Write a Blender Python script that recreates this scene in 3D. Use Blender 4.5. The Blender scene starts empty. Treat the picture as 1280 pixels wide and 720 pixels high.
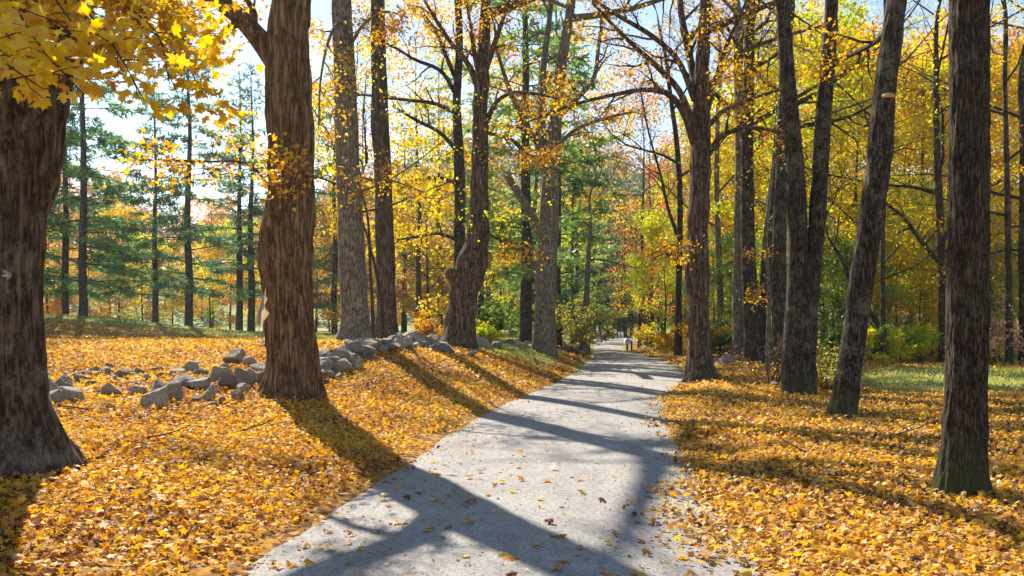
import bpy, math, random
import numpy as np
from mathutils import Vector

# ------------------------------------------------------------------ camera, sky, sun, exposure
sc = bpy.context.scene
COL = sc.collection
EYE = 1.6
cam_d = bpy.data.cameras.new('camera')
cam = bpy.data.objects.new('camera', cam_d); COL.objects.link(cam)
cam.location = (0, 0, EYE); cam.rotation_euler = (math.radians(90), 0, 0)
cam_d.sensor_width = 36; cam_d.lens = 36 * 1000 / 1280
cam_d.shift_y = 45 / 1280
cam_d.clip_start = 0.1; cam_d.clip_end = 3000
sc.camera = cam

SUN_EL, SUN_AZ = math.radians(39), math.radians(-27)      # azimuth from +Y, positive to the right
W = bpy.data.worlds.new('World'); sc.world = W; W.use_nodes = True
wn = W.node_tree.nodes; wl = W.node_tree.links
sky = wn.new('ShaderNodeTexSky'); sky.sky_type = 'NISHITA'; sky.sun_disc = False
sky.sun_elevation = SUN_EL; sky.sun_rotation = SUN_AZ
sky.air_density = 1.0; sky.dust_density = 0.15; sky.ozone_density = 1.0
wl.new(sky.outputs[0], wn['Background'].inputs[0]); wn['Background'].inputs[1].default_value = 0.08
sun_d = bpy.data.lights.new('sun', 'SUN'); sun_d.energy = 5.0; sun_d.angle = math.radians(0.53)
sun_d.color = (1.0, 0.93, 0.82)
sun = bpy.data.objects.new('sun', sun_d); COL.objects.link(sun)
sun_dir = Vector((math.sin(SUN_AZ) * math.cos(SUN_EL), math.cos(SUN_AZ) * math.cos(SUN_EL), math.sin(SUN_EL)))
sun.rotation_euler = (-sun_dir).to_track_quat('-Z', 'Y').to_euler()
sc.view_settings.view_transform = 'Standard'; sc.view_settings.look = 'None'
sc.view_settings.exposure = 1.42; sc.view_settings.gamma = 1.0
sc.cycles.max_bounces = 7; sc.cycles.diffuse_bounces = 4; sc.cycles.transmission_bounces = 4
sc.cycles.caustics_reflective = False; sc.cycles.caustics_refractive = False

rng = np.random.default_rng(11)
rnd = random.Random(5)

# ------------------------------------------------------------------ noise
_perm = np.random.default_rng(3).permutation(256); _perm = np.concatenate([_perm, _perm])
_g3 = np.random.default_rng(4).normal(size=(256, 3)); _g3 /= np.linalg.norm(_g3, axis=1)[:, None]
def perlin(p):
    p = np.asarray(p, float); i = np.floor(p).astype(int); f = p - i; u = f * f * f * (f * (f * 6 - 15) + 10)
    i &= 255; out = 0
    for dx in (0, 1):
        wx = u[..., 0] if dx else 1 - u[..., 0]
        for dy in (0, 1):
            wy = u[..., 1] if dy else 1 - u[..., 1]
            for dz in (0, 1):
                wz = u[..., 2] if dz else 1 - u[..., 2]
                h = _perm[_perm[_perm[(i[..., 0] + dx) & 255] + ((i[..., 1] + dy) & 255)] + ((i[..., 2] + dz) & 255)]
                g = _g3[h]
                out = out + wx * wy * wz * (g[..., 0] * (f[..., 0] - dx) + g[..., 1] * (f[..., 1] - dy) + g[..., 2] * (f[..., 2] - dz))
    return out
def n2(x, y, s, seed=0.0):
    return perlin(np.stack([np.asarray(x) * s + seed, np.asarray(y) * s - seed, np.full(np.shape(x), seed + .37)], -1))
def sstep(t):
    t = np.clip(t, 0, 1); return t * t * (3 - 2 * t)

# ------------------------------------------------------------------ the lie of the land (metres; the camera stands at 0,0)
DL = [-6, 5.1, 6.8, 8.6, 11.4, 14.5, 17.8, 21.3, 28, 38, 53, 70, 90, 130]
XL = [-2.2, -1.78, -1.6, -1.3, -.97, -.5, .18, 1.05, 2.3, 3.7, 5.4, 7.0, 8.5, 4.0]
DR = [-6, 5.1, 6.8, 8.6, 11.4, 14.5, 17.8, 21.3, 26.7, 35.5, 46, 56, 68, 82, 130]
XR = [1.5, 1.65, 1.8, 2.0, 2.3, 2.75, 3.4, 4.5, 5.8, 6.7, 6.6, 7.6, 11, 24, 60]
HD = ([-10, 7, 13, 15.5, 18, 22, 27, 30, 33, 40, 60, 90], [.45, .5, .58, .7, .9, 1.12, .98, .85, .8, .7, .9, .9])
WD = ([-10, 7, 13, 18, 22, 27, 31, 40, 90], [5, 5.2, 5.6, 5.2, 5.5, 6, 3.2, 4, 9])
def edge_l(y): return np.interp(y, DL, XL) + .10 * n2(y, y * 0, .7, 5.1)
def edge_r(y): return np.interp(y, DR, XR) + .12 * n2(y, y * 0, .6, 9.7)
def height(x, y):
    x = np.asarray(x, float); y = np.asarray(y, float)
    el, er = edge_l(y), edge_r(y)
    tl = np.clip((el - x) / np.interp(y, *WD), 0, 1)
    zl = np.interp(y, *HD) * (1 - (1 - tl) ** 1.6)
    dr = x - er
    zr = .09 * sstep(dr / 1.2) + .05 * sstep((dr - 2) / 6)
    off = sstep(np.maximum(el - x, dr) / .6)
    z = np.where(x < el, zl, np.where(x > er, zr, 0.0))
    z = z + off * (.05 * n2(x, y, .45, 1.3) + .03 * n2(x, y, 1.3, 2.3))
    inside = np.clip(np.minimum(x - el, er - x), 0, 2)
    z = z - .05 * sstep(inside / .25)
    z = z + 1.35 * np.exp(-((x + 29) / 9.5) ** 2 - ((y - 49) / 10) ** 2)
    far = sstep((y - 120) / 190)
    ridge = 44 + 9 * np.sin(x / 61 + 1.3) + 8 * n2(x, y, .012, 7.7)
    ridge = ridge - 13 * np.exp(-((x + 95) / 45) ** 2)
    z = z + far * ridge
    side = sstep((np.abs(x) - 60) / 90) * 12 * (1 - far)
    return z + side
def road_z(x, y):
    el, er = edge_l(y), edge_r(y); t = (x - el) / (er - el) * 2 - 1
    return .035 * (1 - t * t) - .012 + .012 * n2(x, y, .9, 4.4)
def PX(px, py, d): return np.array([(px - 640) / 1000 * d, d, EYE + (405 - py) / 1000 * d])
def litter(x, y):
    """how thickly fallen leaves cover the ground, 0 to 1"""
    x = np.asarray(x, float); y = np.asarray(y, float)
    el, er = edge_l(y), edge_r(y)
    left = el - x; right = x - er
    n = n2(x, y, .35, 3.1); nf = n2(x, y, 1.1, 6.2)
    dl = 1.0 - .45 * sstep((y - 30) / 16) - .5 * sstep((y - 42) / 10)
    bank = np.exp(-((y - 30.5) / 5.0) ** 2) * sstep((x + 4.0) / 3.0) * 1.0
    dl = np.clip(dl - bank + bank * (left < .9) * .75, .05, 1)
    dr = 1.0 - .85 * sstep((x - 7.2 - .12 * (y - 18)) / 1.6) * sstep((y - 15.5) / 3) * sstep((27.5 - y) / 2)
    dr = dr - .25 * sstep((y - 22) / 12)
    edge = sstep((left + .2 + .5 * nf) / .5) + sstep((right + np.interp(y, [8, 14], [.62, .25]) + .8 * nf) / .9)
    d = np.where(left > -.5, dl, dr) * edge
    return np.clip(d * (1 + .5 * n) + .22 * nf * (d > .05), 0, 1)

# ------------------------------------------------------------------ mesh helpers
def mesh_np(name, V, faces, cols=None, smooth=False, mat=None, attrs=None):
    """faces: list of int arrays (M,k); cols: per-face float 'tint'"""
    V = np.asarray(V, np.float32).reshape(-1, 3)
    if not isinstance(faces, list): faces = [faces]
    faces = [np.asarray(f, np.int32) for f in faces if len(f)]
    me = bpy.data.meshes.new(name)
    tot = np.concatenate([np.full(len(f), f.shape[1], np.int32) for f in faces])
    idx = np.concatenate([f.ravel() for f in faces])
    start = np.concatenate([[0], np.cumsum(tot)[:-1]]).astype(np.int32)
    me.vertices.add(len(V)); me.vertices.foreach_set('co', V.ravel())
    me.loops.add(len(idx)); me.loops.foreach_set('vertex_index', idx)
    me.polygons.add(len(tot)); me.polygons.foreach_set('loop_start', start); me.polygons.foreach_set('loop_total', tot)
    if smooth: me.polygons.foreach_set('use_smooth', np.ones(len(tot), bool))
    me.update(calc_edges=True)
    if cols is not None:
        a = me.attributes.new('tint', 'FLOAT', 'FACE'); a.data.foreach_set('value', np.asarray(cols, np.float32))
    for k, v in (attrs or {}).items():
        a = me.attributes.new(k, 'FLOAT', 'POINT'); a.data.foreach_set('value', np.asarray(v, np.float32))
    if mat: me.materials.append(mat)
    return me
def obj(name, me, parent=None, loc=None, rot=None, scale=None):
    o = bpy.data.objects.new(name, me); COL.objects.link(o)
    if parent is not None: o.parent = parent
    if loc is not None: o.location = tuple(loc)
    if rot is not None: o.rotation_euler = rot
    if scale is not None: o.scale = scale if hasattr(scale, '__len__') else (scale,) * 3
    return o
def tag(o, label=None, cat=None, group=None, kind=None):
    if label: o['label'] = label
    if cat: o['category'] = cat
    if group: o['group'] = group
    if kind: o['kind'] = kind
    return o
def thing(name, label, cat, loc, group=None, rz=0, scale=1):
    return tag(obj(name, None, None, loc, (0, 0, rz), scale), label, cat, group)
def nrm(v): return v / np.maximum(np.linalg.norm(v, axis=-1, keepdims=True), 1e-9)

def tubes(paths, radii, k):
    """paths (B,n,3), radii (B,n) -> verts, quads"""
    paths = np.asarray(paths, float); radii = np.asarray(radii, float)
    B, n, _ = paths.shape
    t = nrm(np.gradient(paths, axis=1))
    mean = nrm(paths[:, -1] - paths[:, 0])
    ref = np.where(np.abs(mean[:, 2:3]) > .8, np.array([[1., 0, 0]]), np.array([[0., 0, 1.]]))
    ref = nrm(np.cross(mean, ref))[:, None, :]
    u = nrm(ref - t * (ref * t).sum(-1, keepdims=True)); v = np.cross(t, u)
    a = np.arange(k) / k * 2 * math.pi
    ring = u[:, :, None, :] * np.cos(a)[None, None, :, None] + v[:, :, None, :] * np.sin(a)[None, None, :, None]
    V = paths[:, :, None, :] + ring * radii[:, :, None, None]
    b = (np.arange(B) * n * k)[:, None, None]; i = (np.arange(n - 1) * k)[None, :, None]; j = np.arange(k)[None, None, :]
    j2 = (j + 1) % k
    q = np.stack([b + i + j, b + i + j2, b + i + k + j2, b + i + k + j], -1).reshape(-1, 4)
    return V.reshape(-1, 3), q
class Wood:
    def __init__(s): s.b = {}
    def add(s, path, rad, k): s.b.setdefault((len(path), k), []).append((path, rad))
    def build(s, name, mat):
        Vs, Fs, o = [], [], 0
        for (n, k), L in s.b.items():
            V, q = tubes(np.stack([p for p, r in L]), np.stack([r for p, r in L]), k)
            Vs.append(V); Fs.append(q + o); o += len(V)
        if not Vs: return None
        return mesh_np(name, np.concatenate(Vs), np.concatenate(Fs), smooth=True, mat=mat)

# leaf outlines: x across, y along the midrib, z up; unit length
def _maple(fold=.22, curl=.12):
    half = [(0, 0), (.34, -.03), (.25, .17), (.40, .22), (.58, .46), (.34, .47), (.20, .52), (.27, .76), (.12, .78), (0, 1.02)]
    out = half + [(-x, y) for x, y in half[-2:0:-1]]
    V = [(0, .33, .06)] + [(x, y, -fold * abs(x) - curl * (y - .3) ** 2 + (.05 if i % 3 == 0 else 0)) for i, (x, y) in enumerate(out)]
    n = len(out)
    return np.array(V) - np.array([0, .0, 0]), np.array([(0, 1 + i, 1 + (i + 1) % n) for i in range(n)])
T_MAPLE = _maple()
T_M2 = (np.array([(0, .34, .05), (0, 0, 0), (.36, .04, -.08), (.2, .2, -.03), (.57, .46, -.14), (.2, .52, -.03), (0, 1.02, -.09), (-.2, .52, -.03), (-.57, .46, -.14), (-.2, .2, -.03), (-.36, .04, -.08)]),
        np.array([(0, i, i % 10 + 1) for i in range(1, 11)]))
T_MID = (np.array([(0, 0, 0), (.5, .3, -.12), (.2, .48, 0), (0, 1, -.08), (-.2, .48, 0), (-.5, .3, -.12)]),
         np.array([(0, 1, 2), (0, 2, 3), (0, 3, 4), (0, 4, 5)]))
T_FAR = (np.array([(0, 0, 0), (.42, .45, -.06), (0, 1, 0), (-.42, .45, .06)]), np.array([(0, 1, 2), (0, 2, 3)]))
T_NEEDLE = (np.array([(0, 0, 0), (.12, .35, 0), (0, 1, 0), (-.12, .35, 0)]), np.array([(0, 1, 2), (0, 2, 3)]))
def leaf_arrays(pos, nor, axis, size, tpl, flat=None):
    tv, tf = tpl; N = len(pos)
    nor = nrm(nor); axis = nrm(axis - nor * (axis * nor).sum(-1, keepdims=True)); side = np.cross(axis, nor)
    z = tv[None, :, 2, None] * (1 if flat is None else flat[:, None, None])
    V = pos[:, None, :] + size[:, None, None] * (tv[None, :, 0, None] * side[:, None] + tv[None, :, 1, None] * axis[:, None] + z * nor[:, None])
    F = (np.arange(N) * len(tv))[:, None, None] + tf[None]
    return V.reshape(-1, 3), F.reshape(-1, tf.shape[1])
def leaf_mesh(name, pos, size, tpl, mat, up=.5, tint=None, r=rng, hang=.35):
    pos = np.asarray(pos, float); N = len(pos)
    nor = r.normal(size=(N, 3)); nor[:, 2] += up * 2
    ax = r.normal(size=(N, 3)); ax[:, 2] -= hang * 2
    sz = size * r.uniform(.65, 1.25, N)
    V, F = leaf_arrays(pos, nor, ax, sz, tpl)
    t = r.random(N) if tint is None else tint
    return mesh_np(name, V, F, np.repeat(t, len(tpl[1])), mat=mat)

# ------------------------------------------------------------------ materials
def new_mat(name):
    m = bpy.data.materials.new(name); m.use_nodes = True
    nt = m.node_tree; nt.nodes.clear()
    out = nt.nodes.new('ShaderNodeOutputMaterial')
    return m, nt, out
def N(nt, t, **kw):
    n = nt.nodes.new(t)
    for k, v in kw.items():
        if k.startswith('_'): setattr(n, k[1:], v)
        else: n.inputs[k.replace('__', ' ')].default_value = v
    return n
def ramp(nt, src, stops, interp='LINEAR'):
    r = nt.nodes.new('ShaderNodeValToRGB'); r.color_ramp.interpolation = interp
    e = r.color_ramp.elements
    while len(e) < len(stops): e.new(0.5)
    for el, (p, c) in zip(e, stops):
        el.position = p; el.color = (*c, 1) if len(c) == 3 else c
    nt.links.new(src, r.inputs[0]); return r.outputs[0]
def mixc(nt, fac, a, b, mode='MIX'):
    m = nt.nodes.new('ShaderNodeMix'); m.data_type = 'RGBA'; m.blend_type = mode
    for i, v in ((0, fac), (6, a), (7, b)):
        if hasattr(v, 'is_output'): nt.links.new(v, m.inputs[i])
        else: m.inputs[i].default_value = v if i == 0 else (*v, 1)
    return m.outputs[2]
def mathn(nt, op, a, b=None):
    m = nt.nodes.new('ShaderNodeMath'); m.operation = op
    for i, v in ((0, a), (1, b)):
        if v is None: continue
        if hasattr(v, 'is_output'): nt.links.new(v, m.inputs[i])
        else: m.inputs[i].default_value = v
    return m.outputs[0]
def coords(nt, scale=(1, 1, 1), kind='Object'):
    tc = nt.nodes.new('ShaderNodeTexCoord'); mp = nt.nodes.new('ShaderNodeMapping')
    mp.inputs['Scale'].default_value = scale
    nt.links.new(tc.outputs[kind], mp.inputs[0]); return mp.outputs[0]
def noise(nt, vec, scale, detail=4, rough=.55, dist=0):
    n = N(nt, 'ShaderNodeTexNoise', Scale=scale, Detail=detail, Roughness=rough, Distortion=dist)
    nt.links.new(vec, n.inputs['Vector']); return n.outputs[0]
def principled(nt, out, col, rough=.9, bump=None, bstr=.5, bdist=.02, spec=.25):
    p = N(nt, 'ShaderNodeBsdfPrincipled', Roughness=rough)
    p.inputs['Specular IOR Level'].default_value = spec
    if hasattr(col, 'is_output'): nt.links.new(col, p.inputs['Base Color'])
    else: p.inputs['Base Color'].default_value = (*col, 1)
    if bump is not None:
        b = N(nt, 'ShaderNodeBump', Strength=bstr, Distance=bdist); nt.links.new(bump, b.inputs['Height'])
        nt.links.new(b.outputs[0], p.inputs['Normal'])
    nt.links.new(p.outputs[0], out.inputs[0]); return p
def leaf_mat(name, stops, trans=.56, gloss=.035):
    m, nt, out = new_mat(name)
    at = N(nt, 'ShaderNodeAttribute', _attribute_name='tint')
    oi = nt.nodes.new('ShaderNodeObjectInfo')
    f = mathn(nt, 'ADD', at.outputs['Fac'], mathn(nt, 'MULTIPLY', mathn(nt, 'SUBTRACT', oi.outputs['Random'], .5), .22))
    c = ramp(nt, f, stops)
    d = N(nt, 'ShaderNodeBsdfDiffuse'); nt.links.new(c, d.inputs[0])
    hs = N(nt, 'ShaderNodeHueSaturation', Saturation=1.1, Value=1.35); nt.links.new(c, hs.inputs['Color'])
    t = N(nt, 'ShaderNodeBsdfTranslucent'); nt.links.new(hs.outputs[0], t.inputs[0])
    mx = N(nt, 'ShaderNodeMixShader', Fac=trans); nt.links.new(d.outputs[0], mx.inputs[1]); nt.links.new(t.outputs[0], mx.inputs[2])
    g = N(nt, 'ShaderNodeBsdfGlossy', Roughness=.45); g.inputs[0].default_value = (.8, .8, .8, 1)
    m2 = N(nt, 'ShaderNodeMixShader', Fac=gloss); nt.links.new(mx.outputs[0], m2.inputs[1]); nt.links.new(g.outputs[0], m2.inputs[2])
    nt.links.new(m2.outputs[0], out.inputs[0]); return m
def bark_mat(name, dark, mid, light, scale=9, zs=.13, lichen=0.0, bstr=.9, bdist=.03, lichcol=(.30, .31, .24), moss=0.0):
    m, nt, out = new_mat(name)
    v = coords(nt, (1, 1, zs)); v1 = coords(nt)
    n1 = noise(nt, v, scale, 5, .6, .15)
    n2_ = noise(nt, v, scale * 3.1, 4, .6, .2)
    h = mathn(nt, 'ADD', mathn(nt, 'MULTIPLY', mathn(nt, 'ABSOLUTE', mathn(nt, 'SUBTRACT', n1, .5)), 2.2), mathn(nt, 'ADD', mathn(nt, 'MULTIPLY', n2_, .35), mathn(nt, 'MULTIPLY', mathn(nt, 'SUBTRACT', noise(nt, coords(nt, (1, 1, .55)), scale * .9, 5, .7), .5), .55)))
    c = ramp(nt, h, [(.12, tuple(x * .6 for x in dark)), (.21, dark), (.36, mid), (.66, light)])
    big = noise(nt, v1, 1.1, 4, .6)
    c = mixc(nt, ramp(nt, big, [(.42, (0, 0, 0)), (.66, (.3,) * 3)]), c, tuple(x * .6 for x in mid))
    if lichen:
        lf = ramp(nt, mathn(nt, 'ADD', mathn(nt, 'MULTIPLY', noise(nt, v1, 3.2, 5, .75), .65), mathn(nt, 'MULTIPLY', noise(nt, v1, 22, 4, .8), .35)), [(.5, (0, 0, 0)), (.6, (lichen * .8,) * 3)])
        c = mixc(nt, lf, c, lichcol)
    if moss:
        sx = nt.nodes.new('ShaderNodeSeparateXYZ'); nt.links.new(v1, sx.inputs[0])
        mf = mathn(nt, 'MULTIPLY', ramp(nt, mathn(nt, 'ADD', sx.outputs[2], mathn(nt, 'MULTIPLY', noise(nt, v1, 3, 4), .9)), [(.45, (1, 1, 1)), (1.15, (0, 0, 0))]), moss)
        c = mixc(nt, mf, c, (.075, .095, .03))
    principled(nt, out, c, .95, h, bstr, bdist, .15)
    return m
B_FURROW = bark_mat('bark_furrowed_brown', (.07, .04, .02), (.2, .118, .056), (.36, .228, .118), 12, .1, bdist=.04)
B_GREYBROWN = bark_mat('bark_grey_brown', (.035, .023, .015), (.105, .07, .046), (.2, .14, .094), 13, .1, .3)
B_PALE = bark_mat('bark_pale_grey', (.07, .055, .04), (.2, .16, .115), (.36, .3, .22), 20, .16, .5, .6)
B_TIGHT = bark_mat('bark_tight_ridged', (.016, .011, .007), (.075, .05, .033), (.165, .118, .08), 38, .13, .12, 1.0, .025, moss=.6)
B_DARK = bark_mat('bark_dark_lichened', (.013, .009, .006), (.06, .042, .029), (.145, .108, .08), 18, .16, .55, .9, .03, (.2, .19, .13), moss=.4)
B_RED = bark_mat('bark_red_brown', (.03, .018, .012), (.135, .085, .055), (.29, .2, .14), 12, .1, .15)
B_CON = bark_mat('bark_conifer', (.025, .022, .02), (.07, .055, .048), (.15, .12, .1), 14, .3, .2)
B_TWIG = bark_mat('bark_twig', (.03, .022, .016), (.09, .065, .047), (.17, .13, .1), 20, .5, 0, .3)

L_GOLD = leaf_mat('leaves_gold', [(0, (.30, .11, .015)), (.25, (.50, .23, .02)), (.6, (.62, .35, .025)), (.85, (.66, .43, .04)), (1, (.46, .42, .05))])
L_YELLOW = leaf_mat('leaves_yellow', [(0, (.36, .16, .015)), (.2, (.56, .32, .015)), (.6, (.68, .45, .02)), (.85, (.64, .52, .03)), (1, (.42, .46, .04))])
L_YGREEN = leaf_mat('leaves_yellow_green', [(0, (.56, .42, .03)), (.3, (.62, .54, .04)), (.65, (.45, .5, .05)), (1, (.24, .38, .05))])
L_ORANGE = leaf_mat('leaves_orange', [(0, (.36, .13, .03)), (.4, (.6, .27, .06)), (.75, (.7, .38, .08)), (1, (.7, .48, .12))])
L_PEACH = leaf_mat('leaves_peach', [(0, (.3, .17, .07)), (.4, (.48, .27, .1)), (.75, (.56, .36, .13)), (1, (.5, .42, .14))])
L_RED = leaf_mat('leaves_red', [(0, (.35, .07, .04)), (.5, (.56, .17, .09)), (1, (.62, .32, .14))])
L_PINK = leaf_mat('leaves_pink', [(0, (.5, .2, .15)), (.5, (.62, .36, .26)), (1, (.6, .48, .2))])
L_GREEN = leaf_mat('leaves_green', [(0, (.06, .12, .02)), (.5, (.13, .22, .04)), (1, (.3, .36, .07))])
L_OLIVE = leaf_mat('leaves_olive', [(0, (.16, .13, .03)), (.5, (.27, .24, .05)), (1, (.42, .36, .08))])
L_BROWN = leaf_mat('leaves_brown', [(0, (.14, .075, .035)), (.5, (.28, .16, .07)), (1, (.42, .27, .12))], .4)
L_NEEDLE = leaf_mat('needles_dark_green', [(0, (.04, .105, .035)), (.5, (.085, .185, .055)), (1, (.2, .31, .08))], .42, .05)
L_NEEDLE_B = leaf_mat('needles_blue_green', [(0, (.05, .115, .06)), (.5, (.1, .19, .085)), (1, (.2, .3, .1))], .42, .05)
L_NEEDLE_L = leaf_mat('needles_light_green', [(0, (.09, .16, .04)), (.5, (.19, .29, .07)), (1, (.4, .44, .12))], .5, .05)
L_LITTER = leaf_mat('leaves_fallen', [(0, (.10, .045, .02)), (.14, (.24, .10, .03)), (.32, (.44, .185, .025)), (.55, (.60, .29, .028)), (.75, (.68, .385, .035)), (.85, (.64, .42, .07)), (.92, (.5, .32, .19)), (1, (.62, .47, .35))], .38, .025)
L_PALE = leaf_mat('leaf_pale', [(0, (.4, .29, .19)), (1, (.5, .38, .26))], .45)

def ground_material():
    m, nt, out = new_mat('ground_leaves_and_grass')
    v = coords(nt)
    lit = N(nt, 'ShaderNodeAttribute', _attribute_name='litter').outputs['Fac']
    vo = N(nt, 'ShaderNodeTexVoronoi', Scale=14.0, Randomness=1.0); nt.links.new(v, vo.inputs['Vector'])
    sv = nt.nodes.new('ShaderNodeSeparateColor'); nt.links.new(vo.outputs['Color'], sv.inputs[0])
    lc = ramp(nt, sv.outputs[0], [(0, (.07, .035, .017)), (.3, (.18, .08, .025)), (.6, (.34, .16, .025)), (.85, (.45, .24, .03)), (1, (.3, .19, .1))])
    g1 = noise(nt, v, 1.3, 5, .6); g2 = noise(nt, v, 38, 3, .7)
    gc = ramp(nt, g1, [(.3, (.19, .235, .055)), (.5, (.28, .3, .085)), (.68, (.37, .34, .13))])
    gc = mixc(nt, ramp(nt, g2, [(.35, (.45,) * 3), (.65, (0, 0, 0))]), gc, (.085, .1, .03))
    fac = ramp(nt, mathn(nt, 'ADD', lit, mathn(nt, 'MULTIPLY', mathn(nt, 'SUBTRACT', noise(nt, v, 7, 4, .7), .5), .7)), [(.28, (0, 0, 0)), (.5, (1, 1, 1))])
    c = mixc(nt, fac, gc, lc)
    h = mathn(nt, 'ADD', sv.outputs[1], g2)
    principled(nt, out, c, .95, h, .8, .03, .1)
    return m
def road_material():
    m, nt, out = new_mat('worn_gravel_road')
    v = coords(nt)
    big = noise(nt, v, .55, 5, .6); mid = noise(nt, v, 4, 5, .65); fine = noise(nt, v, 90, 3, .7)
    c = ramp(nt, big, [(.3, (.24, .221, .197)), (.5, (.31, .288, .257)), (.7, (.37, .343, .304))])
    c = mixc(nt, ramp(nt, mid, [(.42, (.5,) * 3), (.62, (0, 0, 0))]), c, (.2, .19, .178))
    vs = coords(nt, (1.6, .22, 1)); c = mixc(nt, ramp(nt, noise(nt, vs, 1.5, 5, .65), [(.46, (0, 0, 0)), (.66, (.55,) * 3)]), c, (.17, .145, .118))
    vo = N(nt, 'ShaderNodeTexVoronoi', Scale=55.0); nt.links.new(v, vo.inputs['Vector'])
    sv = nt.nodes.new('ShaderNodeSeparateColor'); nt.links.new(vo.outputs['Color'], sv.inputs[0])
    c = mixc(nt, .30, c, ramp(nt, sv.outputs[0], [(0, (.1, .095, .09)), (.5, (.32, .3, .28)), (1, (.55, .52, .48))]))
    c = mixc(nt, ramp(nt, noise(nt, v, 30, 3, .8), [(.63, (0, 0, 0)), (.7, (.7,) * 3)]), c, (.075, .06, .045))
    h = mathn(nt, 'ADD', mathn(nt, 'MULTIPLY', sv.outputs[1], .5), mathn(nt, 'ADD', fine, mathn(nt, 'MULTIPLY', mid, 1.2)))
    principled(nt, out, c, .9, h, .55, .02, .2)
    return m
def stone_material(name, dark, light, lich=.5):
    m, nt, out = new_mat(name)
    v = coords(nt); oi = nt.nodes.new('ShaderNodeObjectInfo')
    n1 = noise(nt, v, 5, 7, .7, .4); n3 = noise(nt, v, 26, 4, .7)
    c = ramp(nt, n1, [(.3, dark), (.68, light)])
    hs = N(nt, 'ShaderNodeHueSaturation'); nt.links.new(c, hs.inputs['Color'])
    nt.links.new(mathn(nt, 'ADD', mathn(nt, 'MULTIPLY', oi.outputs['Random'], .7), .62), hs.inputs['Value'])
    c = mixc(nt, ramp(nt, noise(nt, v, 3.3, 5, .7), [(.52, (0, 0, 0)), (.6, (lich,) * 3)]), hs.outputs[0], (.19, .19, .11))
    c = mixc(nt, ramp(nt, n3, [(.6, (0, 0, 0)), (.7, (.5,) * 3)]), c, (.42, .4, .37))
    principled(nt, out, c, .9, mathn(nt, 'ADD', n1, mathn(nt, 'MULTIPLY', n3, .5)), .8, .05, .2)
    return m
M_GROUND, M_ROAD = ground_material(), road_material()
M_STONE = stone_material('fieldstone', (.19, .155, .115), (.47, .395, .305))
M_STONE_D = stone_material('dark_fieldstone', (.1, .093, .088), (.27, .25, .235), .25)
def plain(name, col, rough=.7, sc_=8, var=.3):
    m, nt, out = new_mat(name)
    n = noise(nt, coords(nt), sc_, 5, .6)
    c = ramp(nt, n, [(.3, tuple(x * (1 - var) for x in col)), (.7, tuple(min(1, x * (1 + var)) for x in col))])
    principled(nt, out, c, rough, n, .3, .01); return m
M_WHITE = plain('white_painted_wood', (.78, .77, .74), .5, 6, .08)
M_POST = plain('dark_wood', (.06, .045, .035), .85)
M_FUNGUS = plain('shelf_fungus', (.55, .27, .1), .6, 14, .35)
M_FUNGUS_D = plain('shelf_fungus_underside', (.3, .12, .05), .8)
M_PEBBLE = plain('pebbles', (.26, .24, .22), .9, 30, .5)
M_GRASS = leaf_mat('grass_blades', [(0, (.18, .24, .05)), (.4, (.27, .31, .07)), (.75, (.38, .38, .11)), (1, (.48, .43, .18))], .45, .04)

# ------------------------------------------------------------------ ground and road
def build_ground():
    u = np.linspace(-1, 1, 250); xs = 5.0 * np.sinh(u * 5.1) / np.sinh(5.1) * 90
    xs = np.sort(np.concatenate([xs[np.abs(xs) > 10], np.arange(-10, 10.01, .2)]))
    ys = np.concatenate([np.arange(-8, 3, .8), np.arange(3, 36, .25), 36 + np.cumsum(.22 * 1.035 ** np.arange(1, 126))])
    ys = ys[ys < 460]
    X, Y = np.meshgrid(xs, ys); Z = height(X, Y)
    n, k = X.shape
    i, j = np.meshgrid(np.arange(n - 1), np.arange(k - 1), indexing='ij'); a = i * k + j
    F = np.stack([a, a + 1, a + k + 1, a + k], -1).reshape(-1, 4)
    me = mesh_np('ground', np.stack([X, Y, Z], -1), F, smooth=True, mat=M_GROUND, attrs={'litter': np.maximum(litter(X, Y), .75 * np.exp(-(np.minimum(np.abs(X - edge_l(Y)), np.abs(X - edge_r(Y))) / .5) ** 2) * (Y < 24)).ravel()})
    tag(obj('ground', me), 'leaf covered ground with grass verges and lawns', kind='structure')
def build_road():
    ys = np.concatenate([np.arange(-6, 40, .25), np.arange(40, 92, .8)])
    t = np.linspace(-.04, 1.04, 26)
    Y, T = np.meshgrid(ys, t, indexing='ij'); el, er = edge_l(Y), edge_r(Y)
    X = el + (er - el) * T; Z = road_z(X, Y)
    n, k = X.shape
    i, j = np.meshgrid(np.arange(n - 1), np.arange(k - 1), indexing='ij'); a = i * k + j
    F = np.stack([a, a + 1, a + k + 1, a + k], -1).reshape(-1, 4)
    me = mesh_np('road', np.stack([X, Y, Z], -1), F, smooth=True, mat=M_ROAD)
    tag(obj('road', me), 'pale grey gravel road curving away between the trees', kind='structure')
build_ground(); build_road()
def surf(x, y):
    x = np.asarray(x, float); y = np.asarray(y, float)
    on = (x > edge_l(y)) & (x < edge_r(y))
    return np.where(on, np.maximum(road_z(x, y), height(x, y)), height(x, y))

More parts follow.
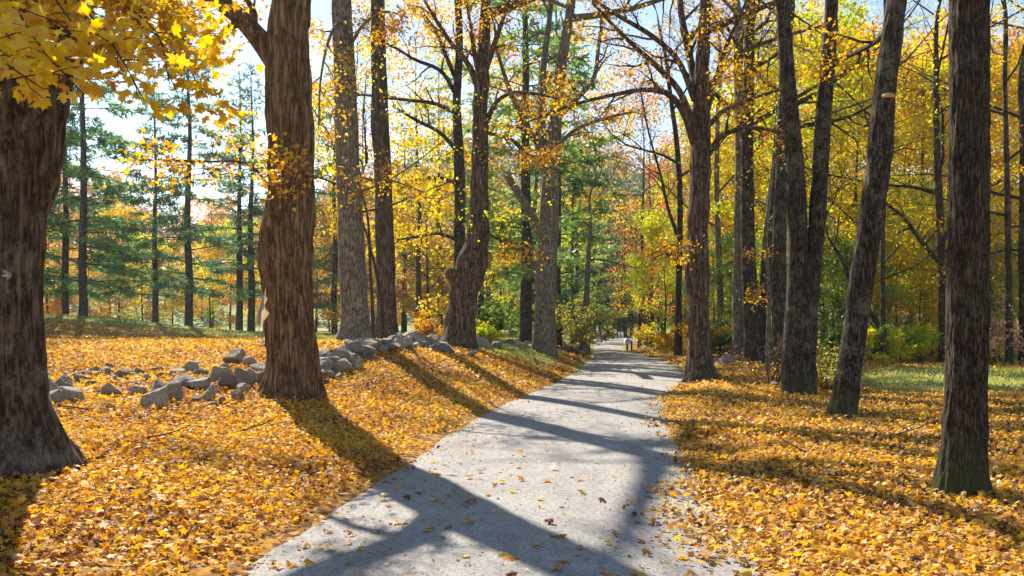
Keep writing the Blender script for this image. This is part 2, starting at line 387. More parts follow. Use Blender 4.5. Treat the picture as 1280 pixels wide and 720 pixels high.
# ------------------------------------------------------------------ tree growing
def bpath(start, d, L, n, wander, trop, r):
    p = np.array(start, float); d = np.array(d, float); d /= np.linalg.norm(d)
    pts = [p.copy()]; s = L / (n - 1)
    w = r.normal(size=(n - 1, 3)) * wander
    for i in range(n - 1):
        d = d + w[i]; d[2] += trop; d /= np.linalg.norm(d)
        p = p + d * s; pts.append(p.copy())
    return np.array(pts)
def side_dir(t, ang, r, flat=0.0):
    a = r.normal(size=3); a -= t * a.dot(t); a[2] *= (1 - flat); a /= np.linalg.norm(a) + 1e-9
    return t * math.cos(ang) + a * math.sin(ang)
class Style:
    def __init__(s, nch=(5, 4), ratio=.52, ang=(.6, 1.0), wander=.13, trop=(.03, 0, -.03), lsite=5, lclus=3, lrad=.16, flat=.35, t0=.25):
        s.__dict__.update(locals())
def grow(start, d, L, r0, lev, S, W_, leaves, r, keep=1.0):
    maxlev = len(S.nch)
    n = 7 if lev < 2 else 5
    path = bpath(start, d, L, n, S.wander, S.trop[min(lev, len(S.trop) - 1)], r)
    rad = r0 * (1 - .8 * np.linspace(0, 1, n) ** .9)
    W_.add(path, rad, 6 if lev == 0 else (4 if lev == 1 else 3))
    sprout(path, rad, L, lev, S, W_, leaves, r, keep)
def sprout(path, rad, L, lev, S, W_, leaves, r, keep=1.0):
    n = len(path); maxlev = len(S.nch)
    tt = np.linspace(0, 1, n)
    at = lambda t: np.array([np.interp(t, tt, path[:, k]) for k in range(3)])
    if lev >= maxlev:
        for t in np.linspace(.3, 1, S.lsite):
            if r.random() < keep: leaves.append(at(t))
        return
    m = S.nch[lev]
    for i in range(m):
        t = S.t0 + (1 - S.t0) * (i + r.uniform(.2, .9)) / m; t = min(t, .99)
        k = min(int(t * (n - 1)), n - 2); tg = path[k + 1] - path[k]; tg /= np.linalg.norm(tg) + 1e-9
        l2 = L * S.ratio * r.uniform(.7, 1.25) * (1.15 - .55 * t)
        grow(at(t), side_dir(tg, r.uniform(*S.ang), r, S.flat), l2, max(float(np.interp(t, tt, rad)) * .6, .0045), lev + 1, S, W_, leaves, r, keep)
    if r.random() < keep: leaves.append(path[-1])
def clusters(sites, n, rad, r):
    s = np.repeat(np.array(sites), n, axis=0)
    return s + r.normal(size=s.shape) * rad * np.array([1, 1, .75])

def smooth_path(P, n):
    P = np.asarray(P, float); s = np.concatenate([[0], np.cumsum(np.linalg.norm(np.diff(P[:, :3], axis=0), axis=1))])
    t = np.linspace(0, s[-1], n); m = np.gradient(P, s, axis=0, edge_order=1)
    k = np.clip(np.searchsorted(s, t, 'right') - 1, 0, len(s) - 2)
    h = (s[k + 1] - s[k])[:, None]; u = ((t - s[k])[:, None]) / h
    return (2 * u**3 - 3 * u**2 + 1) * P[k] + (u**3 - 2 * u**2 + u) * h * m[k] + (-2 * u**3 + 3 * u**2) * P[k + 1] + (u**3 - u**2) * h * m[k + 1]

def trunk_mesh(name, P, mat, sides=40, rings=160, bark=.02, freq=6.0, zs=.16, flare=.5, lobes=5, seed=0, lump=.06, cap=False):
    """P: (n,4) x,y,z,radius from the base up, in the tree's own space (base at z=0)"""
    Q = smooth_path(P, rings); c = Q[:, :3]; rad = np.maximum(Q[:, 3], .01)
    t = nrm(np.gradient(c, axis=0))
    ref = np.array([1., 0, 0]); u = nrm(ref - t * (t @ ref)[:, None]); v = np.cross(t, u)
    a = np.arange(sides) / sides * 2 * math.pi
    h = c[:, 2:3] - P[0][2]
    ph = seed * 1.7
    lob = .5 + .5 * np.cos(lobes * a + ph + .6 * np.sin(2 * a + ph)); lob2 = .5 + .5 * np.cos((lobes + 2) * a - ph)
    fl = flare * np.exp(-np.maximum(h, 0) / (.9 * rad[min(12, rings - 1)] + .12)) * (.35 + .65 * (.7 * lob + .3 * lob2))[None, :]
    ang3 = np.stack([np.cos(a)[None, :] * rad[:, None], np.sin(a)[None, :] * rad[:, None], np.repeat(c[:, 2:3], sides, 1)], -1)
    w = ang3 + .05 * perlin(ang3 * 3.1 + seed)[..., None]
    n1 = perlin(w * np.array([freq, freq, freq * zs]) + seed * 7.1); n2_ = perlin(w * np.array([freq * 2.3, freq * 2.3, freq * zs * 2.2]) + seed * 3.3)
    ridge = (1 - np.abs(n1) * 2.6) * .65 + (1 - np.abs(n2_) * 2.6) * .35
    R = rad[:, None] * (1 + fl + lump * perlin(ang3 * 1.6 + seed * 5) * 2) - bark * ridge
    V = c[:, None, :] + u[:, None, :] * (np.cos(a)[None, :, None] * R[..., None]) + v[:, None, :] * (np.sin(a)[None, :, None] * R[..., None])
    i, j = np.meshgrid(np.arange(rings - 1), np.arange(sides), indexing='ij'); k = sides
    F = np.stack([i * k + j, i * k + (j + 1) % k, (i + 1) * k + (j + 1) % k, (i + 1) * k + j], -1).reshape(-1, 4)
    V = V.reshape(-1, 3); faces = [F]
    if cap:
        V = np.concatenate([V, c[-1:] - .02 * t[-1:]]); b = (rings - 1) * k
        faces.append(np.array([(b + q, b + (q + 1) % k, len(V) - 1) for q in range(k)]))
    return mesh_np(name, V, faces, smooth=True, mat=mat)

S_HERO = Style(nch=(6, 5), ratio=.5, lsite=4, lclus=3)
S_TWIG = Style(nch=(8, 5), ratio=.33, ang=(.5, 1.0), wander=.16, trop=(0, -.01, -.05), lsite=4, lclus=3, flat=.3, t0=.2)

def hero(name, label, d, pts, mat, top=None, limbs=(), leaf=L_GOLD, leaf_n=6, leaf_size=.088, keep=.6, seed=1, crown=10, climb=4.0,
         sides=40, rings=150, bark=.018, freq=6, zs=.16, flare=.5, lobes=5, tpl=T_MID, group=None, branch_mat=None, crown_keep=.08, dshift=0.0, lump=.06, cat='tree', twig=None):
    """a tree given by points of its trunk (sideways, up, width as seen from the camera's height, at d metres away), grown on above"""
    r = np.random.default_rng(seed)
    P = []
    for i, (px, py, w) in enumerate(pts):
        q = PX(px, py, d); P.append([q[0], d + dshift * i / len(pts), q[2], w / 2000 * d])
    bx = P[0][0]; gz = float(height(bx, d))
    base = np.array([bx, d, gz])
    if abs(P[0][2] - gz) > .12: print('BASE', name, label[:30], 'want', round(P[0][2], 2), 'ground', round(gz, 2))
    P = np.array(P); P[:, :3] -= base
    P[0, 2] = 0.0
    P = P[np.concatenate([[True], P[1:, 2] > .05])]
    P = np.concatenate([[P[0] + np.array([0, 0, -.35, 0])], P])
    # above the frame: on to the top of the tree
    last = P[-1].copy(); H = top or last[2] + 7
    dirv = nrm(P[-1, :3] - P[-2, :3]); ext = []
    for f in (.35, .7, 1.0):
        q = last[:3] + dirv * (H - last[2]) * f; q[:2] += r.normal(size=2) * .35 * f
        ext.append([*q, max(last[3] * (1 - .88 * f), .02)])
    P = np.concatenate([P, ext])
    e = thing(name, label, cat, base, group)
    obj('trunk', trunk_mesh(name + '_trunk', P, mat, sides, rings, bark, freq, zs, flare, lobes, seed, lump), e)
    sites = []
    bm_ = branch_mat or mat
    for L in limbs:
        opts = L[0] if isinstance(L[0], dict) else {}
        pl = [q for q in L if not isinstance(q, dict)]
        d1 = d + opts.get('dd', 0.0)
        Q = []
        for i, (px, py, w) in enumerate(pl):
            dq = d + (d1 - d) * i / (len(pl) - 1); q = PX(px, py, dq); Q.append([*(q - base), w / 2000 * dq])
        Q = smooth_path(np.array(Q), 18)
        Wd = Wood(); Wd.add(Q[:, :3], np.maximum(Q[:, 3], .006), 10)
        if opts.get('bare') is None:
            Lq = np.linalg.norm(np.diff(Q[:, :3], axis=0), axis=1).sum()
            sprout(Q[:, :3], Q[:, 3], min(Lq, opts.get('cap', 4.5)), 0, twig or S_TWIG, Wd, sites, r, keep * opts.get('keep', 1))
        obj('limb', Wd.build('limb', bm_), e)
    if crown:
        zt = P[:, 2]
        for i in range(crown):
            f = (i + r.random()) / crown; z = climb + (H * .97 - climb) * f
            q = np.array([np.interp(z, zt, P[:, k]) for k in range(4)])
            az = i * 2.4 + r.normal() * .4; el = .25 + .6 * f + r.normal() * .12
            dv = np.array([math.cos(az) * math.cos(el), math.sin(az) * math.cos(el), math.sin(el)])
            Wd = Wood(); ss = []
            grow(q[:3], dv, (3.6 + (H - climb) * .26) * (1.1 - .6 * f) * (1.35 if i % 4 == 0 and bx < 2.5 else 1), max(q[3] * (.8 if i % 4 == 0 and bx < 2.5 else .5), .035), 0, S_HERO, Wd, ss, r, crown_keep)
            sites += ss
            obj('limb', Wd.build('limb', bm_), e)
    if sites and leaf:
        p = clusters(sites, leaf_n, .17, r)
        obj('foliage', leaf_mesh('foliage', p, leaf_size, tpl, leaf, .35, None, r), e)
    return e
# ------------------------------------------------------------------ the big trees beside the road
# left side
e_l1 = hero('maple_tree', 'huge dark furrowed maple at the left edge with yellow leaves hanging before it', 7.0,
     [(8, 592, 140), (6, 540, 118), (4, 470, 100), (4, 400, 94), (4, 300, 102), (2, 200, 136), (0, 100, 180), (-4, 40, 214), (-12, -40, 190)], B_GREYBROWN, top=16,
     leaf=L_YELLOW, seed=21, crown=7, climb=7.0, sides=150, rings=330, bark=.075, freq=5.0, zs=.12, flare=.6, lobes=6, crown_keep=.15, lump=.05)
hero('maple_tree', 'big brown furrowed maple on the left bank, thick limb forking up left', 13.2,
     [(365, 502, 70), (366, 480, 66), (363, 420, 62), (360, 360, 65), (358, 310, 68), (362, 270, 64), (364, 200, 58), (360, 120, 61), (360, 60, 56), (363, 0, 50), (368, -60, 44)], B_FURROW, top=17,
     limbs=[[dict(keep=1.0, cap=4), (352, 92, 26), (338, 66, 30), (322, 46, 26), (300, 22, 23), (272, 0, 21), (225, -35, 18), (190, -80, 14)],
            [dict(dd=-1.2, keep=.55, cap=3), (342, 240, 4), (310, 205, 3.4), (260, 202, 2.8), (210, 200, 2.2), (172, 200, 1.4)],
            [dict(dd=-1.5, keep=.35, cap=2), (395, 222, 4), (372, 214, 3), (350, 210, 2.4), (330, 222, 1.4)]],
     leaf=L_GOLD, seed=22, crown=14, climb=7.5, sides=140, rings=360, bark=.05, freq=7.5, zs=.1, flare=.62, lobes=6, crown_keep=.15, keep=.75)
hero('ash_tree', 'straight pale grey-barked trunk, wider of the pair rising from the tumbled stone wall', 22.5,
     [(443, 430, 46), (444, 410, 38), (441, 350, 35), (437, 250, 31), (433, 150, 29), (430, 80, 27), (427, 0, 25)], B_PALE, top=21,
     limbs=[[dict(keep=.15), (429, -40, 15), (385, -95, 12), (342, -146, 10), (267, -235, 6)], [dict(keep=.15), (428, -90, 13), (470, -150, 10), (515, -200, 7)], [dict(dd=-2, keep=1.0, cap=3), (436, 60, 5), (455, 30, 4), (480, 15, 3), (510, 22, 2)],  # the two highest limbs, out of view, are shaped to throw shadows on the road
            [dict(dd=-3, keep=.7, cap=3.4), (430, 20, 5), (415, 40, 4), (402, 90, 3), (398, 160, 2)],
            [dict(dd=-4, keep=.6, cap=3), (440, 200, 4), (455, 222, 3), (490, 226, 3), (530, 240, 2)]],
     seed=23, crown=8, climb=10.5, flare=.4, sides=60, rings=180, bark=.014, freq=8, leaf=L_GOLD, keep=.7)
hero('ash_tree', 'slim dark straight trunk, narrower of the pair rising from the tumbled stone wall', 27,
     [(483, 418, 32), (483, 390, 26), (481, 300, 24), (478, 200, 22), (475, 155, 23), (474, 100, 20), (472, 0, 18)], B_GREYBROWN, top=23,
     limbs=[[dict(keep=.1), (472, -20, 12), (440, -60, 10), (400, -90, 8), (352, -115, 5)], [dict(keep=.1), (472, -60, 11), (430, -75, 9), (385, -85, 7), (345, -75, 4)], [dict(keep=.15), (471, -60, 11), (505, -110, 9), (530, -170, 6)], [dict(dd=2, keep=.8), (470, 120, 4), (450, 118, 3), (420, 112, 2.5), (395, 118, 2)]],  # unseen limbs above the view, added for their branch shadows on the road
     seed=24, crown=8, climb=12, flare=.4, sides=48, rings=150, bark=.014, freq=9, leaf=L_GOLD)
hero('maple_tree', 'gnarled reddish-brown maple leaning right with a broken stub, right end of the stone wall', 27,
     [(573, 438, 44), (575, 405, 38), (581, 365, 36), (590, 330, 40), (597, 300, 31), (599, 260, 24), (600, 200, 23), (601, 130, 21), (604, 70, 18), (608, 0, 14)], B_RED, top=19,
     limbs=[[dict(bare=1), (578, 362, 24), (570, 346, 22), (566, 338, 20), (566, 336, 16)],
            [dict(dd=1), (599, 112, 9), (585, 80, 7), (565, 55, 5.5), (545, 25, 4.5), (530, 0, 3)],
            [dict(dd=-1), (600, 100, 8), (592, 60, 6), (588, 30, 4), (580, -10, 3)],
            [dict(dd=-1.5), (604, 95, 9), (618, 55, 7), (630, 20, 5), (640, -10, 3)],
            [dict(dd=-2, keep=1.1), (606, 155, 7), (622, 126, 5.5), (640, 116, 4.5), (668, 117, 3.5), (700, 124, 2)],
            [dict(dd=-2.5, keep=1.2), (606, 165, 5), (640, 175, 4), (665, 195, 3), (690, 190, 2)],
            [dict(dd=-3, keep=.7), (604, 290, 4), (625, 300, 3.5), (640, 310, 2.5), (655, 312, 2)]],
     seed=25, crown=7, climb=11, flare=.45, sides=70, rings=220, bark=.045, freq=6, zs=.13, leaf=L_GOLD, keep=.6, lump=.12)
hero('maple_tree', 'thin dark trunk close behind the gnarled maple, many bare limbs reaching left', 30,
     [(572, 428, 16), (574, 330, 14), (574, 200, 14), (571, 130, 11), (574, 60, 10), (572, 0, 9)], B_DARK, top=18,
     limbs=[[dict(dd=1, keep=.8), (571, 142, 6), (545, 130, 5), (510, 125, 4), (478, 122, 3)],
            [dict(dd=-1, keep=.9), (572, 122, 6), (550, 88, 5), (520, 75, 4), (485, 55, 3), (455, 45, 2)],
            [dict(dd=2, keep=.9), (571, 188, 6), (550, 166, 5), (520, 150, 4), (490, 132, 3)],
            [dict(dd=-2, keep=1.2), (572, 230, 5), (548, 222, 4), (520, 225, 3), (495, 240, 2)],
            [dict(dd=-1, keep=1.4), (572, 300, 5), (548, 292, 4), (520, 296, 3), (496, 300, 2)],
            [dict(dd=0), (571, 102, 6), (556, 66, 5), (545, 40, 4), (528, 15, 3)]],
     seed=26, crown=5, climb=12, flare=.3, sides=28, rings=110, bark=.012, leaf=L_YELLOW, keep=.8, leaf_n=4)
hero('maple_tree', 'grey-brown trunk on the grassy bank where the road bends, one sawn limb angling up left', 31,
     [(680, 441, 31), (681, 405, 27), (683, 340, 27), (686, 270, 25), (690, 200, 21), (696, 140, 16), (702, 80, 14), (710, 30, 12), (718, -20, 10)], B_PALE, top=19,
     limbs=[[dict(bare=1), (680, 300, 11), (664, 268, 11), (650, 245, 10), (634, 220, 9)],
            [dict(dd=1, keep=.5), (694, 150, 9), (722, 122, 7), (741, 100, 6), (748, 60, 5), (755, 15, 4)],
            [dict(dd=1, keep=.5), (684, 250, 12), (678, 180, 10), (678, 100, 9), (686, 30, 7), (692, -20, 5)],
            [dict(dd=-1, keep=.9), (692, 190, 6), (715, 165, 5), (750, 150, 4), (790, 140, 3)],
            [dict(dd=-3, keep=.6), (690, 210, 8), (660, 160, 7), (640, 120, 6), (620, 60, 4)]],
     seed=27, crown=8, climb=12.5, flare=.35, sides=56, rings=180, bark=.016, freq=6, leaf=L_GOLD, keep=.5)
# right side
hero('ash_tree', 'near upright trunk at the right with tight ridged bark and mossy foot', 7.05,
     [(1202, 618, 66), (1203, 590, 58), (1206, 540, 53), (1208, 450, 51), (1210, 330, 50), (1211, 200, 49), (1212, 100, 48), (1212, 0, 48), (1213, -60, 47)], B_TIGHT, top=17,
     seed=31, crown=7, climb=8.0, sides=130, rings=420, bark=.02, freq=17, zs=.13, flare=.4, lobes=5, leaf=L_GOLD, crown_keep=.2, lump=.025)
e_r2 = hero('oak_tree', 'dark trunk leaning right with an orange shelf fungus, beside the near upright one', 13.2,
     [(1052, 525, 36), (1057, 490, 32), (1063, 450, 31), (1073, 380, 30), (1082, 320, 31), (1092, 250, 30), (1100, 190, 32), (1104, 130, 28), (1112, 70, 27), (1121, 0, 25), (1128, -60, 23)], B_DARK, top=17,
     limbs=[[dict(dd=3, keep=1), (1108, 42, 8), (1090, 55, 6.5), (1065, 68, 5.5), (1040, 78, 4)]],
     seed=32, crown=7, climb=8.0, sides=70, rings=240, bark=.02, freq=11, zs=.2, flare=.45, leaf=L_GOLD)
hero('oak_tree', 'twin-stemmed dark trunk splitting low into two stems on the right verge', 17.2,
     [(1000, 498, 42), (1000, 470, 38), (1006, 420, 30), (1013, 350, 24), (1020, 290, 22), (1026, 200, 21), (1031, 120, 20), (1037, 50, 18), (1041, -30, 16)], B_DARK, top=18,
     limbs=[[dict(bare=1), (991, 494, 30), (991, 470, 29), (994, 420, 28), (997, 350, 25), (997, 280, 24), (993, 200, 22), (986, 120, 20), (981, 50, 18), (977, -30, 16), (972, -140, 10)],
            [dict(dd=2, keep=.8), (982, 60, 5), (960, 75, 4), (935, 90, 3), (905, 98, 2)]],
     seed=33, crown=7, climb=9.0, sides=60, rings=200, bark=.022, freq=10, zs=.18, flare=.35, leaf=L_GOLD)
hero('maple_tree', 'stout brown maple at the right road edge with arching limbs over the road', 22.2,
     [(877, 477, 40), (875, 455, 33), (874, 420, 29), (872, 370, 29), (871, 335, 32), (872, 300, 28), (874, 240, 27), (876, 190, 28), (876, 150, 24), (878, 80, 19), (882, 0, 15)], B_RED, top=16,
     limbs=[[dict(dd=-2, keep=.8), (884, 195, 9), (900, 172, 7), (918, 163, 6), (940, 160, 5), (965, 163, 4), (990, 174, 2)],
            [dict(dd=1), (884, 158, 8), (905, 138, 6), (935, 125, 5), (975, 112, 3)],
            [dict(dd=2), (883, 112, 8), (920, 70, 6), (960, 52, 5), (1028, 32, 3)],
            [dict(dd=-2, keep=1.2, cap=3.6), (868, 180, 11), (855, 142, 9), (838, 119, 7.5), (808, 112, 6), (770, 118, 5), (720, 130, 4), (650, 156, 2)],
            [dict(dd=-1, keep=1), (867, 158, 10), (848, 112, 8), (820, 82, 7), (790, 55, 5.5), (765, 30, 4.5), (738, 0, 3)],
            [dict(dd=1, keep=1), (868, 125, 8), (845, 72, 7), (815, 45, 6), (770, 18, 5), (730, -8, 3)],
            [dict(dd=2), (870, 110, 10), (860, 60, 9), (852, 20, 8), (848, -30, 6)],
            [dict(dd=-1), (884, 138, 8), (897, 92, 6.5), (908, 58, 5), (925, 20, 4), (940, -15, 3)],
            [dict(dd=-3, keep=.5, cap=2), (868, 300, 3), (856, 310, 2.4), (838, 306, 2), (815, 318, 1.4)]],
     seed=34, crown=7, climb=9.5, sides=70, rings=220, bark=.035, freq=7.5, zs=.14, flare=.75, lobes=6, leaf=L_GOLD, keep=.62, lump=.09)
# the cluster behind, right of the stout maple
hero('oak_tree', 'pale grey trunk with sunlit left edge, first in the cluster behind the dark boulder', 33,
     [(924, 452, 22), (924, 430, 18), (923, 380, 16), (924, 300, 14), (925, 200, 13), (923, 100, 12), (920, 0, 10)], B_PALE, top=18, seed=41, crown=6, climb=8, leaf=L_YELLOW, sides=36, rings=110, leaf_n=4, crown_keep=.33)
hero('oak_tree', 'dark trunk second in the cluster behind the dark boulder', 31,
     [(942, 456, 26), (940, 430, 21), (938, 380, 20), (935, 300, 18), (934, 200, 16), (936, 100, 14), (938, 0, 12)], B_DARK, top=18, seed=42, crown=6, climb=8, leaf=L_YELLOW, sides=36, rings=110, leaf_n=4, crown_keep=.33)
hero('oak_tree', 'dark trunk leaning right, third in the cluster behind the dark boulder', 32,
     [(953, 456, 22), (954, 420, 18), (957, 370, 16), (961, 310, 16), (968, 240, 16), (978, 170, 15), (984, 60, 13), (988, 0, 12)], B_DARK, top=17, seed=43, crown=5, climb=8, leaf=L_GOLD, sides=36, rings=110, leaf_n=4, crown_keep=.33)
hero('oak_tree', 'blackish trunk just left of the twin-stemmed one', 29,
     [(974, 458, 25), (974, 430, 20), (974, 370, 19), (974, 300, 18), (977, 220, 16), (980, 100, 14), (984, 0, 12)], B_DARK, top=17, seed=44, crown=5, climb=9, leaf=L_YELLOW, sides=36, rings=110, leaf_n=4, crown_keep=.33)
hero('sapling_tree', 'slender pale grey sapling stem in front of the dark cluster trunks', 24,
     [(960, 462, 6), (960, 420, 5), (961, 360, 4.6), (958, 300, 4.2), (963, 240, 3.6), (968, 180, 3)], B_PALE, top=8.5,
     limbs=[[dict(keep=.2, cap=1), (960, 330, 2), (946, 318, 1.5), (935, 316, 1)], [dict(keep=.2, cap=1), (961, 350, 2), (950, 362, 1.4), (943, 376, 1)]],
     seed=45, crown=0, sides=12, rings=60, bark=.003, flare=.3, leaf=L_GOLD)
hero('maple_tree', 'thin dark trunk standing left of the stout road-edge maple', 38,
     [(848, 447, 11), (848, 400, 9), (849, 330, 8), (850, 250, 7.5), (846, 180, 7), (838, 120, 6), (830, 60, 5)], B_DARK, top=17,
     limbs=[[dict(keep=.6), (849, 300, 5), (835, 260, 4), (826, 220, 3), (812, 170, 2.5), (800, 110, 2)], [dict(keep=.7), (848, 330, 3), (835, 318, 2.5), (818, 322, 2)]],
     seed=46, crown=5, climb=7, leaf=L_RED, sides=20, rings=80, keep=.8, crown_keep=.35)
hero('maple_tree', 'thin grey trunk seen between the stout maple and the cluster', 40,
     [(902, 446, 10), (901, 400, 9), (899, 330, 8), (896, 250, 7), (897, 150, 6), (900, 60, 5)], B_PALE, top=17, seed=47, crown=7, climb=4, leaf=L_YGREEN, sides=20, rings=80, crown_keep=.6, leaf_n=4)
# beyond the right lawn
hero('maple_tree', 'thin upright trunk beyond the right lawn, crossed by a leaning one', 29,
     [(1104, 462, 8), (1104, 400, 7), (1103, 320, 6.5), (1105, 220, 6), (1106, 100, 5), (1106, 0, 4)], B_DARK, top=15, seed=51, crown=9, climb=2.6, leaf=L_YGREEN, sides=18, rings=80, crown_keep=.8, leaf_n=5)
hero('maple_tree', 'bare crooked trunk beyond the right lawn leaning up to the left', 30,
     [(1132, 463, 9), (1118, 440, 8), (1102, 412, 7.5), (1086, 388, 7), (1064, 352, 6), (1050, 320, 5)], B_DARK, top=6, seed=52, crown=5, climb=2.5, leaf=L_YELLOW, sides=18, rings=60, crown_keep=.8, leaf_n=5)
hero('maple_tree', 'dark trunk with spreading low limbs just left of the near upright one', 30,
     [(1180, 462, 13), (1179, 400, 11), (1177, 350, 10), (1176, 300, 10), (1172, 200, 9), (1170, 80, 7)], B_DARK, top=16,
     limbs=[[dict(keep=1.2), (1176, 330, 6), (1150, 300, 5), (1128, 270, 4), (1100, 250, 3)], [dict(keep=1.2), (1176, 310, 6), (1195, 270, 5), (1225, 240, 4), (1255, 225, 3)]],
     seed=53, crown=9, climb=4, leaf=L_YELLOW, sides=24, rings=80, crown_keep=.8, leaf_n=5)
hero('maple_tree', 'thin straight dark trunk by the pink bush at the right edge', 29,
     [(1262, 464, 10), (1261, 400, 9), (1260, 300, 8), (1258, 200, 7), (1256, 100, 6), (1255, 0, 5)], B_DARK, top=15, seed=54, crown=9, climb=4.2, leaf=L_YELLOW, sides=20, rings=80, crown_keep=.7, leaf_n=5)
hero('maple_tree', 'dark trunk cut by the right edge of the view', 31,
     [(1281, 462, 14), (1280, 400, 12), (1279, 300, 11), (1280, 200, 10), (1282, 60, 8)], B_DARK, top=16, seed=55, crown=9, climb=4, leaf=L_GOLD, sides=20, rings=80, crown_keep=.7, leaf_n=5)
# far left of the bend
hero('maple_tree', 'pale trunk by the low stone wall at the far bend of the road', 41,
     [(731, 438, 15), (731, 425, 12), (731, 400, 10), (733, 370, 8), (735, 330, 6), (738, 280, 5)], B_PALE, top=11, seed=56, crown=5, climb=4, leaf=L_OLIVE, sides=20, rings=60, crown_keep=.35)
for k, (a, b, c, dd) in enumerate([((466, 402, 5), (463, 340, 4), (458, 262, 3), 24), ((478, 402, 5), (472, 350, 4), (456, 286, 3), 24.5)]):
    hero('sapling_tree', ['brown sapling stem nearest the pale grey trunk on the stone wall', 'brown sapling stem slanting against the slim dark trunk'][k], dd,
         [(a[0], 424, 5), a, b, c], B_TWIG, top=6.2, seed=60 + k, crown=3, climb=3.8, sides=10, rings=40, bark=.002, flare=.2, leaf=L_YGREEN, crown_keep=.5)

# shelf fungus on the leaning trunk
def half_disc(name, r, t, mat, under=False):
    n = 14; V, F = [], []
    for i in range(n):
        a = math.pi * i / (n - 1) + math.pi; q = r * (1 + .06 * math.sin(5 * a))
        V += [(q * math.cos(a), q * math.sin(a) * .8, -t * .3), (q * .9 * math.cos(a), q * .72 * math.sin(a), -t), (q * .8 * math.cos(a), q * .64 * math.sin(a), t * .35)]
    V += [(0, .03, t * 1.3), (0, .03, -t * 1.1)]; o = len(V) - 2
    for i in range(n - 1):
        a, b = 3 * i, 3 * i + 3
        if under: F += [(a + 1, b + 1, o + 1)]
        else: F += [(a, b, b + 2), (a, b + 2, a + 2), (a + 2, b + 2, o), (a + 1, b + 1, b), (a + 1, b, a)]
    return mesh_np(name, V, np.array(F), smooth=False, mat=mat)
fp = PX(1104, 123, 13.2)
fe = thing('shelf_fungus', 'orange-brown shelf fungus growing on the leaning dark trunk', 'fungus', (fp[0], 13.2 - .17, fp[2]))
obj('cap', half_disc('cap', .11, .045, M_FUNGUS), fe)
obj('underside', half_disc('underside', .108, .046, M_FUNGUS_D, True), fe)

# ------------------------------------------------------------------ the near spray of yellow maple leaves, on the huge left maple
def near_spray():
    r = np.random.default_rng(77); base = np.array(e_l1.location)
    sprays = [[(-30, -60, 6.6), (20, 10, 5.4), (60, 70, 4.8), (105, 118, 4.6)], [(40, -70, 6.8), (105, 10, 5.6), (150, 70, 5.2), (180, 125, 5.0)],
              [(60, -60, 7), (140, -5, 6.5), (195, 40, 6.3), (212, 105, 6.0)], [(80, -90, 7.2), (180, -25, 7.4), (235, 20, 7.9), (262, 66, 8.2)],
              [(-70, -10, 6.0), (-25, 45, 4.9), (15, 85, 4.5), (55, 112, 4.4)], [(90, -70, 7.1), (165, 20, 6.8), (225, 70, 6.8), (255, 118, 6.9)],
              [(20, -80, 6.6), (60, -15, 5.7), (95, 35, 5.3), (130, 80, 5.1)], [(100, -90, 7.5), (180, -40, 8), (225, 0, 8.6), (240, 28, 8.8)]]
    dens = [240, 280, 290, 400, 240, 380, 250, 260]
    P, NN, AX, SZ = [], [], [], []
    twigs = []
    for k, s in enumerate(sprays):
        Q = smooth_path(np.array([[*(PX(a, b, d) - base), .012] for a, b, d in s]), 16)
        Wd = Wood(); Wd.add(Q[:, :3], np.linspace(.013, .004, 16), 6)
        for i in range(22):
            t = r.uniform(.15, 1); p = Q[int(t * 15), :3]; dv = r.normal(size=3); dv[2] = dv[2] * .4 - .15; dv[0] += .3
            pa = bpath(p, dv, r.uniform(.2, .55), 5, .2, -.05, r); Wd.add(pa, np.linspace(.005, .002, 5), 4)
            for j in range(max(2, int(dens[k] / 22))):
                q = pa[r.integers(1, 5)] + r.normal(size=3) * .06; P.append(q)
        twigs.append(obj('twig', Wd.build('twig', B_TWIG), e_l1))
    P = np.array(P); n = len(P)
    order = np.argsort(P[:, 1]); P = P[order]
    nor = r.normal(size=(n, 3)) * .75 + np.array([.1, -.55, .65]); ax = r.normal(size=(n, 3)) * .7 + np.array([.2, -.1, -.75])
    sz = r.uniform(.065, .118, n); tint = np.clip(r.normal(.52, .26, n), 0, 1)
    # the nearest 300 leaves one by one
    var = []
    for f, c in ((.2, .1), (.35, .2), (.1, .25), (.3, -.1), (.45, .05), (.05, .05)):
        tv, tf = _maple(f, c)
        st = np.array([(-.008, 0, 0), (.008, 0, 0), (.006, -.42, .06), (-.006, -.42, .06)]); b = len(tv)
        for tn in (.3, .5, .65, .8):
            var.append(mesh_np('maple_leaf', np.concatenate([tv, st]), [tf, np.array([(b, b + 1, b + 2, b + 3)])], np.full(len(tf) + 1, tn), mat=L_YELLOW))
    from mathutils import Matrix
    m = min(300, n)
    nn = nrm(nor); aa = nrm(ax - nn * (ax * nn).sum(-1, keepdims=True)); ss = np.cross(aa, nn)
    for i in range(m):
        me = var[r.integers(6) * 4 + min(3, int(tint[i] * 4))]
        o = obj('leaf', me, twigs[i % len(twigs)])
        M = Matrix((( *(ss[i] * sz[i])[:1], aa[i][0] * sz[i], nn[i][0] * sz[i], P[i][0]), (ss[i][1] * sz[i], aa[i][1] * sz[i], nn[i][1] * sz[i], P[i][1]),
                    (ss[i][2] * sz[i], aa[i][2] * sz[i], nn[i][2] * sz[i], P[i][2]), (0, 0, 0, 1)))
        o.matrix_local = M
    V, F = leaf_arrays(P[m:], nor[m:], ax[m:], sz[m:], T_MAPLE)
    tag(obj('leaf_mass', mesh_np('leaf_mass', V, F, np.repeat(tint[m:], len(T_MAPLE[1])), mat=L_YELLOW), e_l1), kind='stuff')
near_spray()

